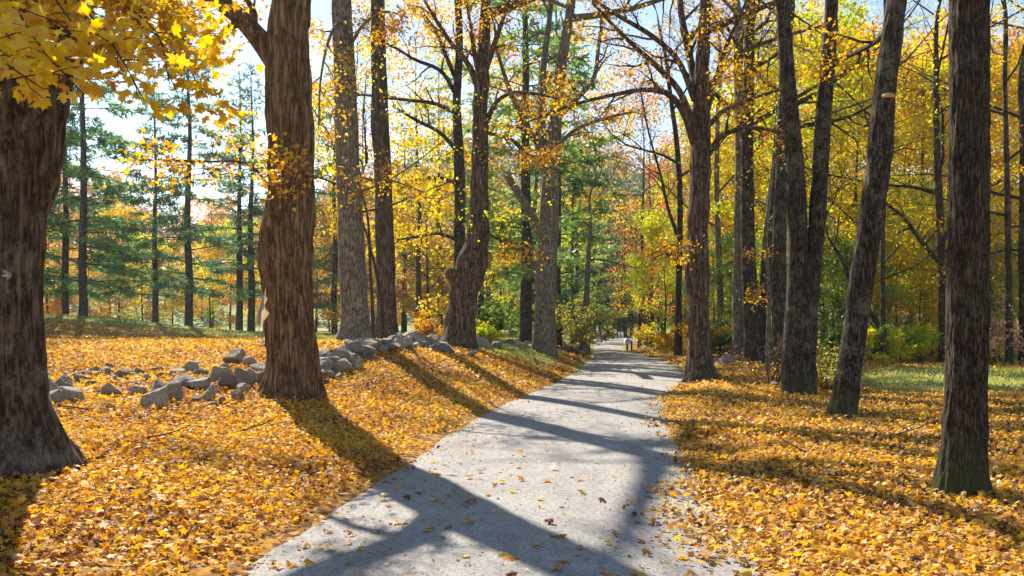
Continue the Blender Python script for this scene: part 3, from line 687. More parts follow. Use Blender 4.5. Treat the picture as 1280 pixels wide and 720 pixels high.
# ------------------------------------------------------------------ background trees: a few kinds, copied
def make_kind(seed, H, base_z, spread, nlimb, leaf_size, lclus, keep, r_base, bark, tpl=T_FAR, wood_sides=8, lean=.0, shape='round', lrad=.26):
    r = np.random.default_rng(seed)
    n = 9; z = np.linspace(0, H, n)
    P = np.stack([np.cumsum(r.normal(size=n) * .05 * H / 12) + lean * z, np.cumsum(r.normal(size=n) * .05 * H / 12), z, r_base * (1 - .93 * (z / H) ** .85)], -1)
    P[0, :2] = 0; P = np.concatenate([[[0, 0, -.5, r_base * 1.1]], P])
    tr = trunk_mesh('trunk', P, bark, wood_sides * 2, 50, .012, 6, .2, .35, 5, seed)
    Wd = Wood(); sites = []
    S = Style(nch=(5, 4), ratio=.5, ang=(.5, 1.0), wander=.14, trop=(.02, -.01, -.03), lsite=4, flat=.3, t0=.2)
    for i in range(nlimb):
        f = (i + r.random()) / nlimb; zz = base_z + (H * .97 - base_z) * f
        q = np.array([np.interp(zz, P[1:, 2], P[1:, k]) for k in range(4)])
        az = i * 2.4 + r.normal() * .4; el = .1 + .75 * f + r.normal() * .15
        prof = math.sin(math.pi * min(1, .18 + .82 * f)) ** .6 if shape == 'round' else (1.05 - f)
        L = spread * (.35 + .75 * prof) * r.uniform(.8, 1.15)
        grow(q[:3], np.array([math.cos(az) * math.cos(el), math.sin(az) * math.cos(el), math.sin(el)]), L, max(q[3] * .4, .02), 0, S, Wd, sites, r, keep)
    p = clusters(sites, lclus, lrad, r)
    # leaves of one bough share a tone
    tone = np.clip(.5 + .9 * perlin(p * .55 + seed) + r.normal(size=len(p)) * .2, 0, 1)
    lm = leaf_mesh('crown', p, leaf_size, tpl, L_YELLOW, .4, tone, r)
    return tr, Wd.build('branches', bark), lm
def make_conifer(seed, H, base_z, R, whorl, mat, droop=-.03, dens=1.0, needle=.26, bark=B_CON, r_base=.28, up=.05, gap=.45):
    r = np.random.default_rng(seed)
    z = np.linspace(0, H, 8); P = np.stack([r.normal(size=8) * .04, r.normal(size=8) * .04, z, r_base * (1 - .95 * z / H)], -1)
    P[0, :2] = 0; P = np.concatenate([[[0, 0, -.5, r_base * 1.1]], P])
    tr = trunk_mesh('trunk', P, bark, 16, 50, .01, 8, .3, .3, 5, seed)
    Wd = Wood(); pos, ax = [], []
    zz = base_z
    while zz < H * .985:
        f = (zz - base_z) / (H - base_z)
        for k in range(whorl):
            if r.random() < .12: continue
            az = r.random() * 6.283; L = R * ((1 - f) ** .75 * .95 + .06) * r.uniform(.6, 1.15)
            if f < .12: L *= r.uniform(.55, 1.0)
            rr = np.interp(zz, P[1:, 2], P[1:, 3])
            el = up + .35 * f + r.normal() * .1
            pa = bpath([0, 0, zz + r.normal() * .12], [math.cos(az) * math.cos(el), math.sin(az) * math.cos(el), math.sin(el)], L, 7, .06, droop, r)
            Wd.add(pa, max(rr * .2, .012) * (1 - .85 * np.linspace(0, 1, 7)), 4)
            nt_ = max(3, int(L * 4.5 * dens))
            for i in range(nt_):
                t = r.uniform(.2, 1); q = np.array([np.interp(t, np.linspace(0, 1, 7), pa[:, c]) for c in range(3)])
                kk = min(5, int(t * 6)); tg = pa[kk + 1] - pa[kk]; tg /= np.linalg.norm(tg)
                s = np.cross(tg, [0, 0, 1]) * (1 if r.random() < .5 else -1)
                dv = tg * .75 + s * r.uniform(.5, 1.1) + np.array([0, 0, -.12 + r.normal() * .12]); l2 = (.28 * L * (1.1 - t) + .3) * r.uniform(.7, 1.2)
                dv /= np.linalg.norm(dv); m = max(3, int(l2 * 15 * dens))
                u = r.random(m)[:, None]
                pp = q + dv * l2 * u + np.array([0, 0, -.12]) * l2 * u ** 2
                pos.append(pp); a = dv + r.normal(size=(m, 3)) * .55; a[:, 2] -= .12; ax.append(a)
        zz += gap * r.uniform(.7, 1.3) * (1 - .35 * f)
    pos = np.concatenate(pos); ax = np.concatenate(ax)
    nor = r.normal(size=pos.shape); nor[:, 2] += .8
    V, F = leaf_arrays(pos, nor, ax, needle * r.uniform(.6, 1.3, len(pos)), T_NEEDLE)
    tone = np.clip(.5 + .8 * perlin(pos * .7 + seed) + r.normal(size=len(pos)) * .18, 0, 1)
    return tr, Wd.build('branches', bark), mesh_np('crown', V, F, np.repeat(tone, 2), mat=mat)
LAND = [(45, 'behind the huge left maple'), (130, 'right beside the huge left maple'), (180, 'under the darkest conifer'), (225, 'left of the feathery conifer'), (275, 'right of the feathery conifer'), (322, 'behind the close pair of spire conifers'), (400, 'behind the forked maple'), (430, 'left of the pale grey trunk'),
        (462, 'behind the pale grey trunk'), (515, 'right of the slim dark trunk'), (560, 'left of the gnarled maple'), (640, 'right of the gnarled maple'), (700, 'behind the sawn-limbed trunk'), (760, 'above the far bend'), (805, 'above the far road end'), (836, 'left of the thin dark trunk'), (890, 'behind the stout maple'), (915, 'right of the stout maple'),
        (930, 'behind the pale cluster trunk'), (960, 'behind the dark cluster trunks'), (1015, 'behind the twin-stemmed trunk'), (1045, 'right of the twin-stemmed trunk'), (1080, 'behind the leaning trunk'), (1110, 'right of the leaning trunk'), (1140, 'behind the bare crooked trunk'), (1185, 'left of the near upright trunk'), (1237, 'behind the near upright trunk'), (1275, 'above the pink bush'), (9999, 'at the right edge')]
def near(px): return next(t for a, t in LAND if px < a)
def place(kind, name, label, group, px, d, mat=None, scale=1.0, rz=None, y_off=0.0, sz=None):
    x = (px - 640) / 1000 * d; z = float(height(x, d))
    e = thing(name, label, 'tree', (x, d, z), group, rnd.uniform(0, 6.28) if rz is None else rz, scale if sz is None else (scale, scale, scale * sz))
    for nm, me in zip(('trunk', 'branches', 'crown'), kind):
        if me is None: continue
        o = obj(nm, me, e)
        if nm == 'crown' and mat is not None:
            o.material_slots[0].link = 'OBJECT'; o.material_slots[0].material = mat
    return e
K_TALL = [make_kind(101 + i, 16, 3.2, 4.6, 20, .17, 7, .9, .2, B_DARK) for i in range(3)]
K_LOW = [make_kind(111 + i, 8, 1.0, 3.0, 15, .15, 7, .95, .1, B_DARK) for i in range(3)]
K_OPEN = make_kind(119, 8, 1.6, 3.0, 12, .14, 4, .7, .09, B_DARK)
K_THIN = [make_kind(121 + i, 15, 5, 3.4, 14, .15, 4, .6, .16, B_GREYBROWN) for i in range(2)]
K_LARCH = [make_conifer(131, 26, 2.2, 6.6, 4, L_NEEDLE, -.06, 1.0, .4, gap=.95), make_conifer(132, 22, 2.4, 4.8, 3, L_NEEDLE_B, -.055, 1.0, .38, gap=.8), make_conifer(133, 19, 2.6, 3.1, 3, L_NEEDLE_B, -.045, 1.0, .36, gap=.62)]
K_PINE = [make_conifer(141, 24, 3.5, 5.0, 4, L_NEEDLE_L, -.02, 1.0, .42, r_base=.32, up=.12, gap=1.05), make_conifer(142, 22, 2.2, 4.4, 4, L_NEEDLE_L, -.03, 1.0, .42, r_base=.28, up=.05, gap=1.0)]

# conifers beyond the left lawn
CONS = [(0, 104, 50, 1.0, L_NEEDLE, 'darkest broad-boughed conifer beyond the left lawn, next to the huge maple'), (0, 82, 55, .95, L_NEEDLE, 'dark conifer half hidden behind the darkest broad-boughed one'),
        (1, 194, 54, .8, L_NEEDLE, 'smaller dark green conifer in the middle of the left conifer row'), (1, 236, 52, 1.0, L_NEEDLE_B, 'feathery blue-green conifer with open sky beside its tip'),
        (2, 299, 58, 1.0, L_NEEDLE_B, 'slim blue-green spire conifer, left one of the close pair by the forked maple'), (2, 314, 57, 1.02, L_NEEDLE_B, 'slim blue-green spire conifer, right one of the close pair by the forked maple'),
        (1, 30, 52, 1.1, L_NEEDLE, 'dark conifer hidden mostly behind the huge left maple trunk'), (1, 418, 58, .9, L_NEEDLE_B, 'dim blue conifer trunk between the forked maple and the pale grey trunk'),
        (0, 548, 62, .85, L_NEEDLE_L, 'light green feathery conifer seen left of the gnarled maple'), (2, 505, 66, .95, L_NEEDLE_B, 'blue-green conifer far behind the slim dark trunk')]
for k, px, d, s, m, lab in CONS:
    place(K_LARCH[k], 'larch_tree', lab, None, px, d, m, s)
# pines in the middle
for k, px, d, s, m, lab in [(0, 657, 37, 1.0, L_NEEDLE_L, 'tall pine with straight dark trunk behind the sawn-limbed one'), (1, 697, 43, .95, L_NEEDLE, 'dark pine whose boughs droop right of the sawn-limbed trunk'),
                            (1, 600, 58, .9, L_NEEDLE_L, 'light green pine behind the gnarled maple'), (0, 735, 66, .8, L_NEEDLE_L, 'pale green pine over the far bend of the road'), (1, 716, 52, .62, L_NEEDLE_L, 'shorter yellow-green pine by the far bend')]:
    place(K_PINE[k], 'pine_tree', lab, None, px, d, m, s)
# low orange and yellow trees behind the left conifers
lo = [(60, 68, L_ORANGE), (110, 64, L_PEACH), (150, 72, L_YELLOW), (178, 66, L_YGREEN), (215, 70, L_PEACH), (262, 68, L_YELLOW), (288, 76, L_YGREEN), (330, 70, L_ORANGE), (352, 80, L_YELLOW),
      (395, 62, L_PEACH), (412, 74, L_PEACH), (448, 60, L_YELLOW), (470, 72, L_ORANGE), (505, 58, L_PEACH), (530, 70, L_YELLOW), (552, 56, L_PEACH), (590, 66, L_YGREEN), (625, 70, L_YGREEN), (20, 72, L_YELLOW), (-40, 66, L_ORANGE)]
nm_ = {L_ORANGE.name: 'orange', L_PEACH.name: 'peach-brown', L_YELLOW.name: 'yellow', L_YGREEN.name: 'yellow-green', L_RED.name: 'red', L_GOLD.name: 'golden', L_GREEN.name: 'green', L_OLIVE.name: 'olive'}
for i, (px, d, m) in enumerate(lo):
    c = nm_[m.name]
    place(K_LOW[i % 3], 'maple_tree', f'low {c} tree behind the left lawn, {near(px)}', 'low trees behind the left lawn', px, d, m, rnd.uniform(.85, 1.25))
for px, d, m, s in [(135, 84, L_PEACH, .95), (265, 88, L_ORANGE, .9), (70, 82, L_PEACH, 1.05), (10, 86, L_ORANGE, 1.1), (448, 84, L_PEACH, .8), (540, 88, L_PEACH, .75)]:
    place(K_TALL[int(px) % 3], 'maple_tree', f'tall {nm_[m.name]} tree at the back, {near(px)}', 'tall trees behind the left conifers', px, d, m, s)
# yellow maple behind the wall, centre left
place(K_OPEN, 'maple_tree', 'bright yellow small maple behind the stone wall between slim trunk and gnarled maple', None, 536, 36, L_YELLOW, 1.05)
place(K_THIN[0], 'maple_tree', 'sparse yellow-leaved tree behind the pale grey trunk', None, 452, 48, L_YELLOW, 1.0)
# middle distance beyond the bend
place(K_OPEN, 'maple_tree', 'small bright orange tree hanging over the far end of the road', None, 801, 52, L_ORANGE, .74)
place(K_LOW[2], 'maple_tree', 'green and yellow small tree right of the far orange one', None, 832, 47, L_YGREEN, .85)
for i, (k, px, d, m, s, c) in enumerate([(K_THIN, 768, 135, L_PEACH, 1.3, 0), (K_TALL, 822, 74, L_YGREEN, .6, 0), (K_THIN, 842, 62, L_RED, 1.0, 0), (K_THIN, 812, 66, L_PEACH, .95, 0), (K_TALL, 866, 70, L_RED, .72, 0), (K_TALL, 735, 138, L_YGREEN, 1.0, 0), (K_TALL, 694, 84, L_YGREEN, .8, 0),
                            (K_TALL, 655, 78, L_GREEN, .75, 0), (K_THIN, 792, 132, L_PEACH, 1.2, 0), (K_TALL, 846, 92, L_PEACH, .8, 0)]):
    c = nm_[m.name]; kind = 'sparse' if k is K_THIN else 'leafy'
    place(k[i % len(k)], 'maple_tree', f'{kind} {c} tree in the distance, {near(px)}', 'distant trees beyond the bend', px, d, m, s)
for px, d, m, sc_, lab in [(440, 55, L_YELLOW, 1.45, 'tall thin half-bare yellow tree behind the pale grey trunk'), (522, 50, L_GOLD, 1.35, 'tall thin golden tree left of the gnarled maple'), (612, 62, L_YELLOW, 1.5, 'tall thin yellow tree right of the gnarled maple'), (668, 56, L_GOLD, 1.5, 'tall thin golden tree behind the pine trunk'),
        (722, 60, L_YELLOW, 1.5, 'tall thin yellow tree left over the far bend'), (815, 62, L_GOLD, 1.25, 'tall thin golden tree right of the far road end'), (806, 58, L_PEACH, 1.3, 'tall thin peach-brown tree over the far road end'), (372, 66, L_GOLD, 1.4, 'tall thin golden tree hidden behind the forked maple')]:
    place(K_THIN[int(px) % 2], 'maple_tree', lab, None, px, d, m, sc_)
# dark shaded wood at the road's end
for i in range(22):
    px = 668 + i * 9.5 + rnd.uniform(-4, 4); d = 98 + (i * 37 % 26)
    place(K_LARCH[i % 2], 'spruce_tree', 'dark conifer in the shaded wood closing the far end of the road', 'shaded conifers at the end of the road', px, d, L_NEEDLE, rnd.uniform(.8, 1.05))
for i in range(11):  # low dark trees added so the shaded floor of the wood looks dark
    px = 676 + i * 17; d = 112 + (i * 29 % 17)
    place(K_LOW[i % 3], 'understory_tree', 'dark green undergrowth tree added to darken the shaded wood at the road end', 'undergrowth added to darken the shaded wood', px, d, L_NEEDLE, rnd.uniform(.7, 1.0))
# the leafy wall on the right
rt = [(884, 52, L_YGREEN, 0, .9), (905, 60, L_YELLOW, 1, 1.0), (925, 48, L_YELLOW, 2, .9), (948, 56, L_YGREEN, 0, 1.0), (965, 44, L_YELLOW, 1, .9), (990, 40, L_YGREEN, 2, .8), (1010, 52, L_YELLOW, 0, 1.1), (1030, 42, L_YGREEN, 1, .95),
      (1050, 60, L_YELLOW, 2, 1.15), (1068, 38, L_YELLOW, 0, .85), (1088, 48, L_YELLOW, 1, 1.05), (1112, 41, L_YGREEN, 2, .85), (1135, 56, L_YELLOW, 0, 1.15), (1150, 40, L_YELLOW, 1, .95), (1178, 47, L_YGREEN, 2, 1.0), (1200, 60, L_YELLOW, 0, 1.2),
      (1215, 40, L_YELLOW, 1, .9), (1240, 50, L_GOLD, 2, 1.05), (1262, 43, L_YGREEN, 0, .9), (1285, 58, L_YELLOW, 1, 1.2), (1310, 44, L_GOLD, 2, 1.0), (1345, 52, L_YELLOW, 0, 1.1), (1390, 46, L_YGREEN, 1, 1.0)]
for i, (px, d, m, k, s) in enumerate(rt):
    if px > 1040: d += 5
    if px > 955: s *= 1.14
    c = nm_[m.name]; dep = 'near' if d < 46 else 'deep'
    place(K_TALL[k], 'maple_tree', f'tall {c} tree {"at the edge of" if d < 50 else "deep in"} the right wood, {near(px)}', 'tall trees of the right wood', px, d, m, s)
ru = [(892, 42, L_GREEN), (912, 46, L_YGREEN), (935, 40, L_GREEN), (968, 37, L_YGREEN), (1000, 34, L_GREEN), (1040, 35, L_YGREEN), (1078, 33, L_GREEN), (1120, 34, L_YGREEN), (1150, 33, L_YELLOW), (1165, 36, L_YGREEN), (1200, 34, L_OLIVE), (1235, 36, L_GREEN), (1280, 34, L_YGREEN), (1320, 36, L_GREEN)]
for i, (px, d, m) in enumerate(ru):
    c = nm_[m.name]
    place(K_LOW[(i + 1) % 3], 'understory_tree', f'low {c} understory tree, {near(px)}', 'understory trees on the right', px, d, m, rnd.uniform(.5, .8))

# ------------------------------------------------------------------ shrubs
def shrub(label, px, d, h, w, leaf, n_stem=12, leaves=5, size=.09, seed=1, bark=B_TWIG, bare=.85, py=None):
    r = np.random.default_rng(seed); x = (px - 640) / 1000 * d
    e = thing('shrub', label, 'shrub', (x, d, float(height(x, d))))
    Wd = Wood(); sites = []
    S = Style(nch=(5, 3), ratio=.45, ang=(.4, .9), wander=.15, trop=(.03, 0, -.02), lsite=4, flat=.1, t0=.25)
    for i in range(n_stem):
        az = r.random() * 6.28; el = r.uniform(.5, 1.4)
        grow([r.normal() * .1 * w, r.normal() * .1 * w, -.05], [math.cos(az) * math.cos(el) * w / h, math.sin(az) * math.cos(el) * w / h, math.sin(el)], h * r.uniform(.55, .95), .014, 0, S, Wd, sites, r, bare)
    obj('stems', Wd.build('stems', bark), e)
    p = clusters(sites, leaves, .07, r); p[:, 2] = np.maximum(p[:, 2], .03)
    tone = np.clip(.5 + .8 * perlin(p * 1.5 + seed) + r.normal(size=len(p)) * .2, 0, 1)
    obj('foliage', leaf_mesh('foliage', p, size, T_FAR, leaf, .3, tone, r), e)
shrub('dry pinkish-brown twiggy shrub left of the twin-stemmed trunk', 968, 19.5, 1.35, 1.0, L_BROWN, 12, 1, .06, 201, bare=.8)
shrub('brown-green leafy shrub right of the twin-stemmed trunk', 1034, 17.8, 1.25, .95, L_OLIVE, 14, 3, .06, 202)
shrub('rounded olive-green shrub right of the sawn-limbed trunk', 716, 37, 2.9, 2.0, L_OLIVE, 16, 5, .1, 203)
shrub('pink-leaved bush beyond the right lawn at the right edge', 1243, 29.5, 2.3, 1.7, L_PINK, 13, 3, .1, 204)
shrub('light green bush behind the boulders by the gnarled maple', 600, 30, 1.0, 1.3, L_YGREEN, 12, 5, .08, 205)
shrub('dense dark green bush in the shade behind the gnarled maple', 622, 42, 2.6, 3.0, L_GREEN, 16, 6, .13, 206)
shrub('golden low shrub at the foot of the gnarled maple', 540, 30, 1.2, 1.3, L_GOLD, 10, 4, .09, 207)
for i, (px, d, h, m, lab) in enumerate([(1095, 29.5, 1.6, L_YGREEN, 'yellow-green shrub left of the leaning trunk beyond the right lawn'), (1150, 30, 1.7, L_YGREEN, 'low yellow-green shrub right of the bare crooked trunk beyond the right lawn'),
        (1215, 31, 2.0, L_YGREEN, 'yellow-green shrub beyond the lawn behind the near upright trunk'), (880, 37, 1.8, L_YELLOW, 'yellow shrub directly behind the stout road-edge maple'), (1066, 30, 1.7, L_GREEN, 'green shrub behind the leaning dark trunk'),
        (905, 36, 1.8, L_GREEN, 'green shrub above the dark boulder'), (838, 45, 1.6, L_YELLOW, 'yellow shrub beside the tree stump at the far road edge'), (815, 52, 1.1, L_BROWN, 'low brown bush at the far road edge')]):
    shrub(lab, px, d, h, h * .9, m, 13, 5, .1, 210 + i)

# ------------------------------------------------------------------ stones
def rock_mesh(name, seed, mat, cuts=15):
    import bmesh
    bm = bmesh.new(); bmesh.ops.create_icosphere(bm, subdivisions=3, radius=1)
    r = np.random.default_rng(seed); V = np.array([v.co[:] for v in bm.verts])
    for c in range(cuts):
        n = nrm(r.normal(size=3)); o = r.uniform(.42, .72); s = V @ n - o; V -= np.maximum(s, 0)[:, None] * n * .96
    V += V * (.10 * perlin(V * 1.8 + seed))[:, None] + V * (.035 * perlin(V * 6 + seed))[:, None]
    for v, p in zip(bm.verts, V): v.co = p
    me = bpy.data.meshes.new(name); bm.to_mesh(me); bm.free(); me.materials.append(mat); return me
ROCK = [rock_mesh('stone', 300 + i, M_STONE) for i in range(9)]
ROCK_D = [rock_mesh('stone', 320 + i, M_STONE_D) for i in range(4)]
def stone(px, py, d, w, h, parent, dark=False, r=rnd, name='stone', dp=None):
    q = PX(px, py, d); z = float(height(q[0], d))
    me = r.choice(ROCK_D if dark else ROCK); s = w / 2000 * d
    o = obj(name, me, None, (0, 0, 0), (r.uniform(-.35, .35), r.uniform(-.35, .35), r.uniform(0, 6.28)), (s * 1.2, (dp or s) * r.uniform(.9, 1.3), h / 2000 * d * 1.25))
    loc = np.array([q[0], d, max(q[2], z + .0)])
    if parent is not None:
        o.parent = parent; loc = loc - np.array(parent.location)
    o.location = tuple(loc); return o
def wall_thing(label, px, d):
    x = (px - 640) / 1000 * d; return thing('stone_wall', label, 'stone wall', (x, d, float(height(x, d))))
def on_ground_py(px, d):                       # how low the ground shows at that bearing and distance
    x = (px - 640) / 1000 * d; return 405 - (float(height(x, d)) - EYE) / d * 1000
# stones between the huge maple and the forked maple
w1 = wall_thing('tumbled line of fieldstones half sunk in leaves between the two big left maples', 200, 14.5)
S1 = [(78, 12.6, 34, 26), (62, 12.2, 30, 30), (88, 12.1, 32, 22), (64, 11.7, 34, 20), (50, 12.3, 26, 28), (104, 14.4, 22, 10), (152, 14.6, 24, 14), (174, 15.2, 15, 10), (137, 14.2, 18, 9), (169, 13.2, 20, 15), (142, 12.9, 22, 18), (199, 13.3, 36, 18),
      (216, 12.9, 38, 24), (198, 12.1, 34, 30), (232, 13.8, 26, 22), (248, 13.6, 30, 20), (262, 13.2, 20, 20), (254, 13.9, 18, 14), (240, 15.6, 26, 14), (250, 15.2, 18, 12), (275, 14.6, 30, 20), (288, 14.0, 22, 20), (304, 14.4, 28, 22), (296, 13.4, 18, 16),
      (293, 17.2, 38, 16), (314, 16.8, 22, 14), (322, 16.1, 20, 14), (318, 14.8, 24, 18), (330, 14.6, 26, 20), (134, 11.6, 18, 8), (106, 10.6, 18, 8), (222, 15.4, 20, 9), (196, 15.8, 16, 9), (282, 15.8, 18, 12), (120, 13.0, 14, 8), (268, 12.7, 14, 9), (240, 12.9, 16, 10), (184, 14.3, 14, 8)]
for px, d, w, h in S1:
    d -= 1.3 if d < 13.5 else .6
    stone(px, on_ground_py(px, d) - h * .34, d, w * 1.12, h * 1.2, w1)
for k in range(46):
    px = rnd.uniform(90, 330); d = 14.2 - .8 * abs(px - 130) / 200 + rnd.gauss(0, .8); w = rnd.uniform(9, 20); h = w * rnd.uniform(.5, .8)
    stone(px, on_ground_py(px, d) - h * .22, d, w, h, w1, k % 3 == 0)
# the pile from the forked maple to the gnarled one
w2 = wall_thing('long heap of grey fieldstones from the forked maple past the pair of straight trunks', 470, 20)
r2 = random.Random(9)
path_px = [(395, 15.6), (420, 16.6), (445, 18.4), (470, 20.0), (500, 21.8), (530, 23.6), (556, 25.4)]
for k in range(150):
    t = (k + r2.random()) / 150 * (len(path_px) - 1); i = min(int(t), len(path_px) - 2); f = t - i
    px = path_px[i][0] * (1 - f) + path_px[i + 1][0] * f; d = path_px[i][1] * (1 - f) + path_px[i + 1][1] * f
    off = r2.gauss(0, .75); d += off * .95; px += r2.uniform(-7, 7)
    w = r2.choice([11, 14, 16, 19, 23, 27, 32]) * 17 / d; h = w * r2.uniform(.5, .8)
    top = max(0, 1 - (off / 1.0) ** 2) * r2.choice([0, .35, 1.0]) * 14
    stone(px, on_ground_py(px, d) - h * .3 - top * 17 / d * .7, d, w, h, w2, r2.random() < .3, r2)
# past the gnarled maple and at the bend
w3 = wall_thing('low scattered stone row on the grassy bank between gnarled and sawn-limbed trees', 640, 31)
for k in range(16):
    px = r2.uniform(625, 672); d = 31.5 + r2.uniform(-.6, .8); w = r2.uniform(9, 20); h = w * .5
    stone(px, on_ground_py(px, d) - h * .25, d, w, h, w3, r2.random() < .3, r2)
w4 = wall_thing('small low wall of grey stones beside the road at the far bend', 712, 38)
for k in range(26):
    px = 694 + k * 1.35 + r2.uniform(-2, 2); d = 37.5 + r2.uniform(-.5, .5); w = r2.uniform(6, 11); h = w * .6
    stone(px, on_ground_py(px, d) - h * .3 - (k % 2) * 2.5, d, w, h, w4, r2.random() < .4, r2)
def boulder(label, px, d, w, h, dark=False, lift=.3):
    o = stone(px, on_ground_py(px, d) - h * lift, d, w, h, None, dark, r2, 'boulder'); tag(o, label, 'boulder')
boulder('large pale boulder on the bank right of the gnarled maple', 602, 28.5, 30, 17)
boulder('rounded mossy boulder right of the large pale one', 619, 29, 15, 13)
boulder('dark blue-grey boulder in front of the trunk cluster', 906, 30, 24, 14, True)
boulder('small dark stone left of the dark blue-grey boulder', 896, 30.5, 12, 9, True)
boulder('flat grey stone below the end of the stone heap', 588, 22.5, 24, 9)
boulder('dark flat stone sticking out of the bank leaves below the gnarled maple', 556, 22.3, 24, 14, True)
boulder('small dark rock next to the dark flat stone on the bank', 541, 22, 17, 12, True)
boulder('grey stone sunk in leaves in the near left corner', 14, 7.2, 34, 14, True)
boulder('dark stone at the foot of the dry twiggy shrub', 968, 19.2, 20, 10, True)

# ------------------------------------------------------------------ at the far end of the road
def box(bm_l, x0, x1, y0, y1, z0, z1):
    V = [(x, y, z) for x in (x0, x1) for y in (y0, y1) for z in (z0, z1)]
    F = [(0, 1, 3, 2), (4, 6, 7, 5), (0, 4, 5, 1), (2, 3, 7, 6), (0, 2, 6, 4), (1, 5, 7, 3)]
    o = len(bm_l[0]); bm_l[0] += V; bm_l[1] += [tuple(i + o for i in f) for f in F]
def boxes(name, bs, mat, parent):
    L = [[], []]
    for b in bs: box(L, *b)
    return obj(name, mesh_np(name, L[0], np.array(L[1]), mat=mat), parent)
def mailbox():
    d = 48; x = (784 - 640) / 1000 * d; e = thing('mailbox', 'small white box on dark posts at the far right edge of the road', 'mailbox', (x, d, float(height(x, d))))
    V, F = [], []; n = 9
    for yy in (-.3, .3):
        V += [(-.17, yy, .38), (.17, yy, .38)]
        V += [(.17 * math.cos(a), yy, .55 + .17 * math.sin(a)) for a in np.linspace(0, math.pi, n)]
    k = n + 2
    order = [0, 1] + list(range(2, k))
    for i in range(k): F.append((order[i], order[(i + 1) % k], order[(i + 1) % k] + k, order[i] + k))
    me = mesh_np('box', V, [np.array(F), np.array([list(range(k))]), np.array([list(range(k, 2 * k))])], mat=M_WHITE)
    obj('box', me, e); boxes('post', [(-.05, .05, -.05, .05, -.1, .378)], M_POST, e); boxes('post', [(.22, .31, -.05, .05, -.1, .6)], M_POST, e); boxes('finial', [(-.04, .04, -.2, -.1, .722, .82)], M_POST, e)
mailbox()
d = 46; x = (825 - 640) / 1000 * d
e = thing('tree_stump', 'grey tree stump at the far right edge of the road', 'stump', (x, d, float(height(x, d))))
obj('trunk', trunk_mesh('stump', np.array([[0, 0, -.3, .24], [0, 0, 0, .23], [.02, 0, .4, .19], [.03, 0, .95, .18]]), B_PALE, 24, 30, .015, 6, .2, .4, 5, 3, cap=True), e)
d = 49; x = (798 - 640) / 1000 * d
e = thing('pole', 'thin dark pole under the far orange tree', 'pole', (x, d, float(height(x, d))))
obj('shaft', trunk_mesh('shaft', np.array([[0, 0, -.3, .075], [0, 0, 0, .075], [.05, 0, 1.2, .07], [.1, 0, 2.4, .065]]), B_DARK, 12, 16, .003, 6, .2, .05, 5, 3, cap=True), e)
for i in range(7):
    d = 90; px = 744 + i * 4.4 + (i > 3) * 8; x = (px - 640) / 1000 * d
    e = tag(obj('fence_post', None, None, (x, d, float(height(x, d)))), 'short pale post before the dark wood at the far end of the road', 'post', 'pale posts at the end of the road')
    boxes('shaft', [(-.09, .09, -.09, .09, -.2, .75)], M_WHITE, e)

# ------------------------------------------------------------------ the wooded hill far behind: one mass
def hill_wood():
    r = np.random.default_rng(400); P, T, SZ = [], [], []
    Wd = Wood()
    for i in range(900):
        y = r.uniform(140, 330); x = (r.uniform(-.75, .75)) * y
        z = float(height(x, y)); H = r.uniform(10, 17); R = H * r.uniform(.22, .34); t = r.choice([.08, .25, .4, .55, .7, .9], p=[.2, .2, .2, .18, .12, .1])
        n = 115
        v = nrm(r.normal(size=(n, 3))) * (r.random((n, 1)) ** .4); v = v * np.array([R, R, H * .42]) + np.array([x, y, z + H * .6])
        v += np.array([R, R, R]) * .25 * perlin(v * .4)[:, None]
        P.append(v); T.append(np.clip(t + r.normal(size=n) * .06, 0, 1)); SZ.append(np.full(n, .9))
        Wd.add(np.array([[x, y, z - .5], [x, y, z + H * .4], [x + .2, y, z + H * .8]]), np.array([.2, .15, .05]), 4)
    P = np.concatenate(P)
    m = leaf_mat('leaves_hillside', [(0, (.05, .08, .035)), (.2, (.09, .12, .04)), (.35, (.2, .16, .06)), (.5, (.28, .17, .07)), (.65, (.2, .13, .08)), (.85, (.34, .2, .07)), (1, (.3, .12, .06))], .35)
    o = obj('hillside_wood', leaf_mesh('hillside_wood', P, 1.15, T_FAR, m, .4, np.concatenate(T), r)); tag(o, 'hazy wooded hillside of mixed autumn trees far beyond the road', 'wood', kind='stuff')
    tag(obj('hillside_trunks', Wd.build('hillside_trunks', B_CON)), 'grey trunks of the far hillside wood', 'wood', kind='stuff')
hill_wood()

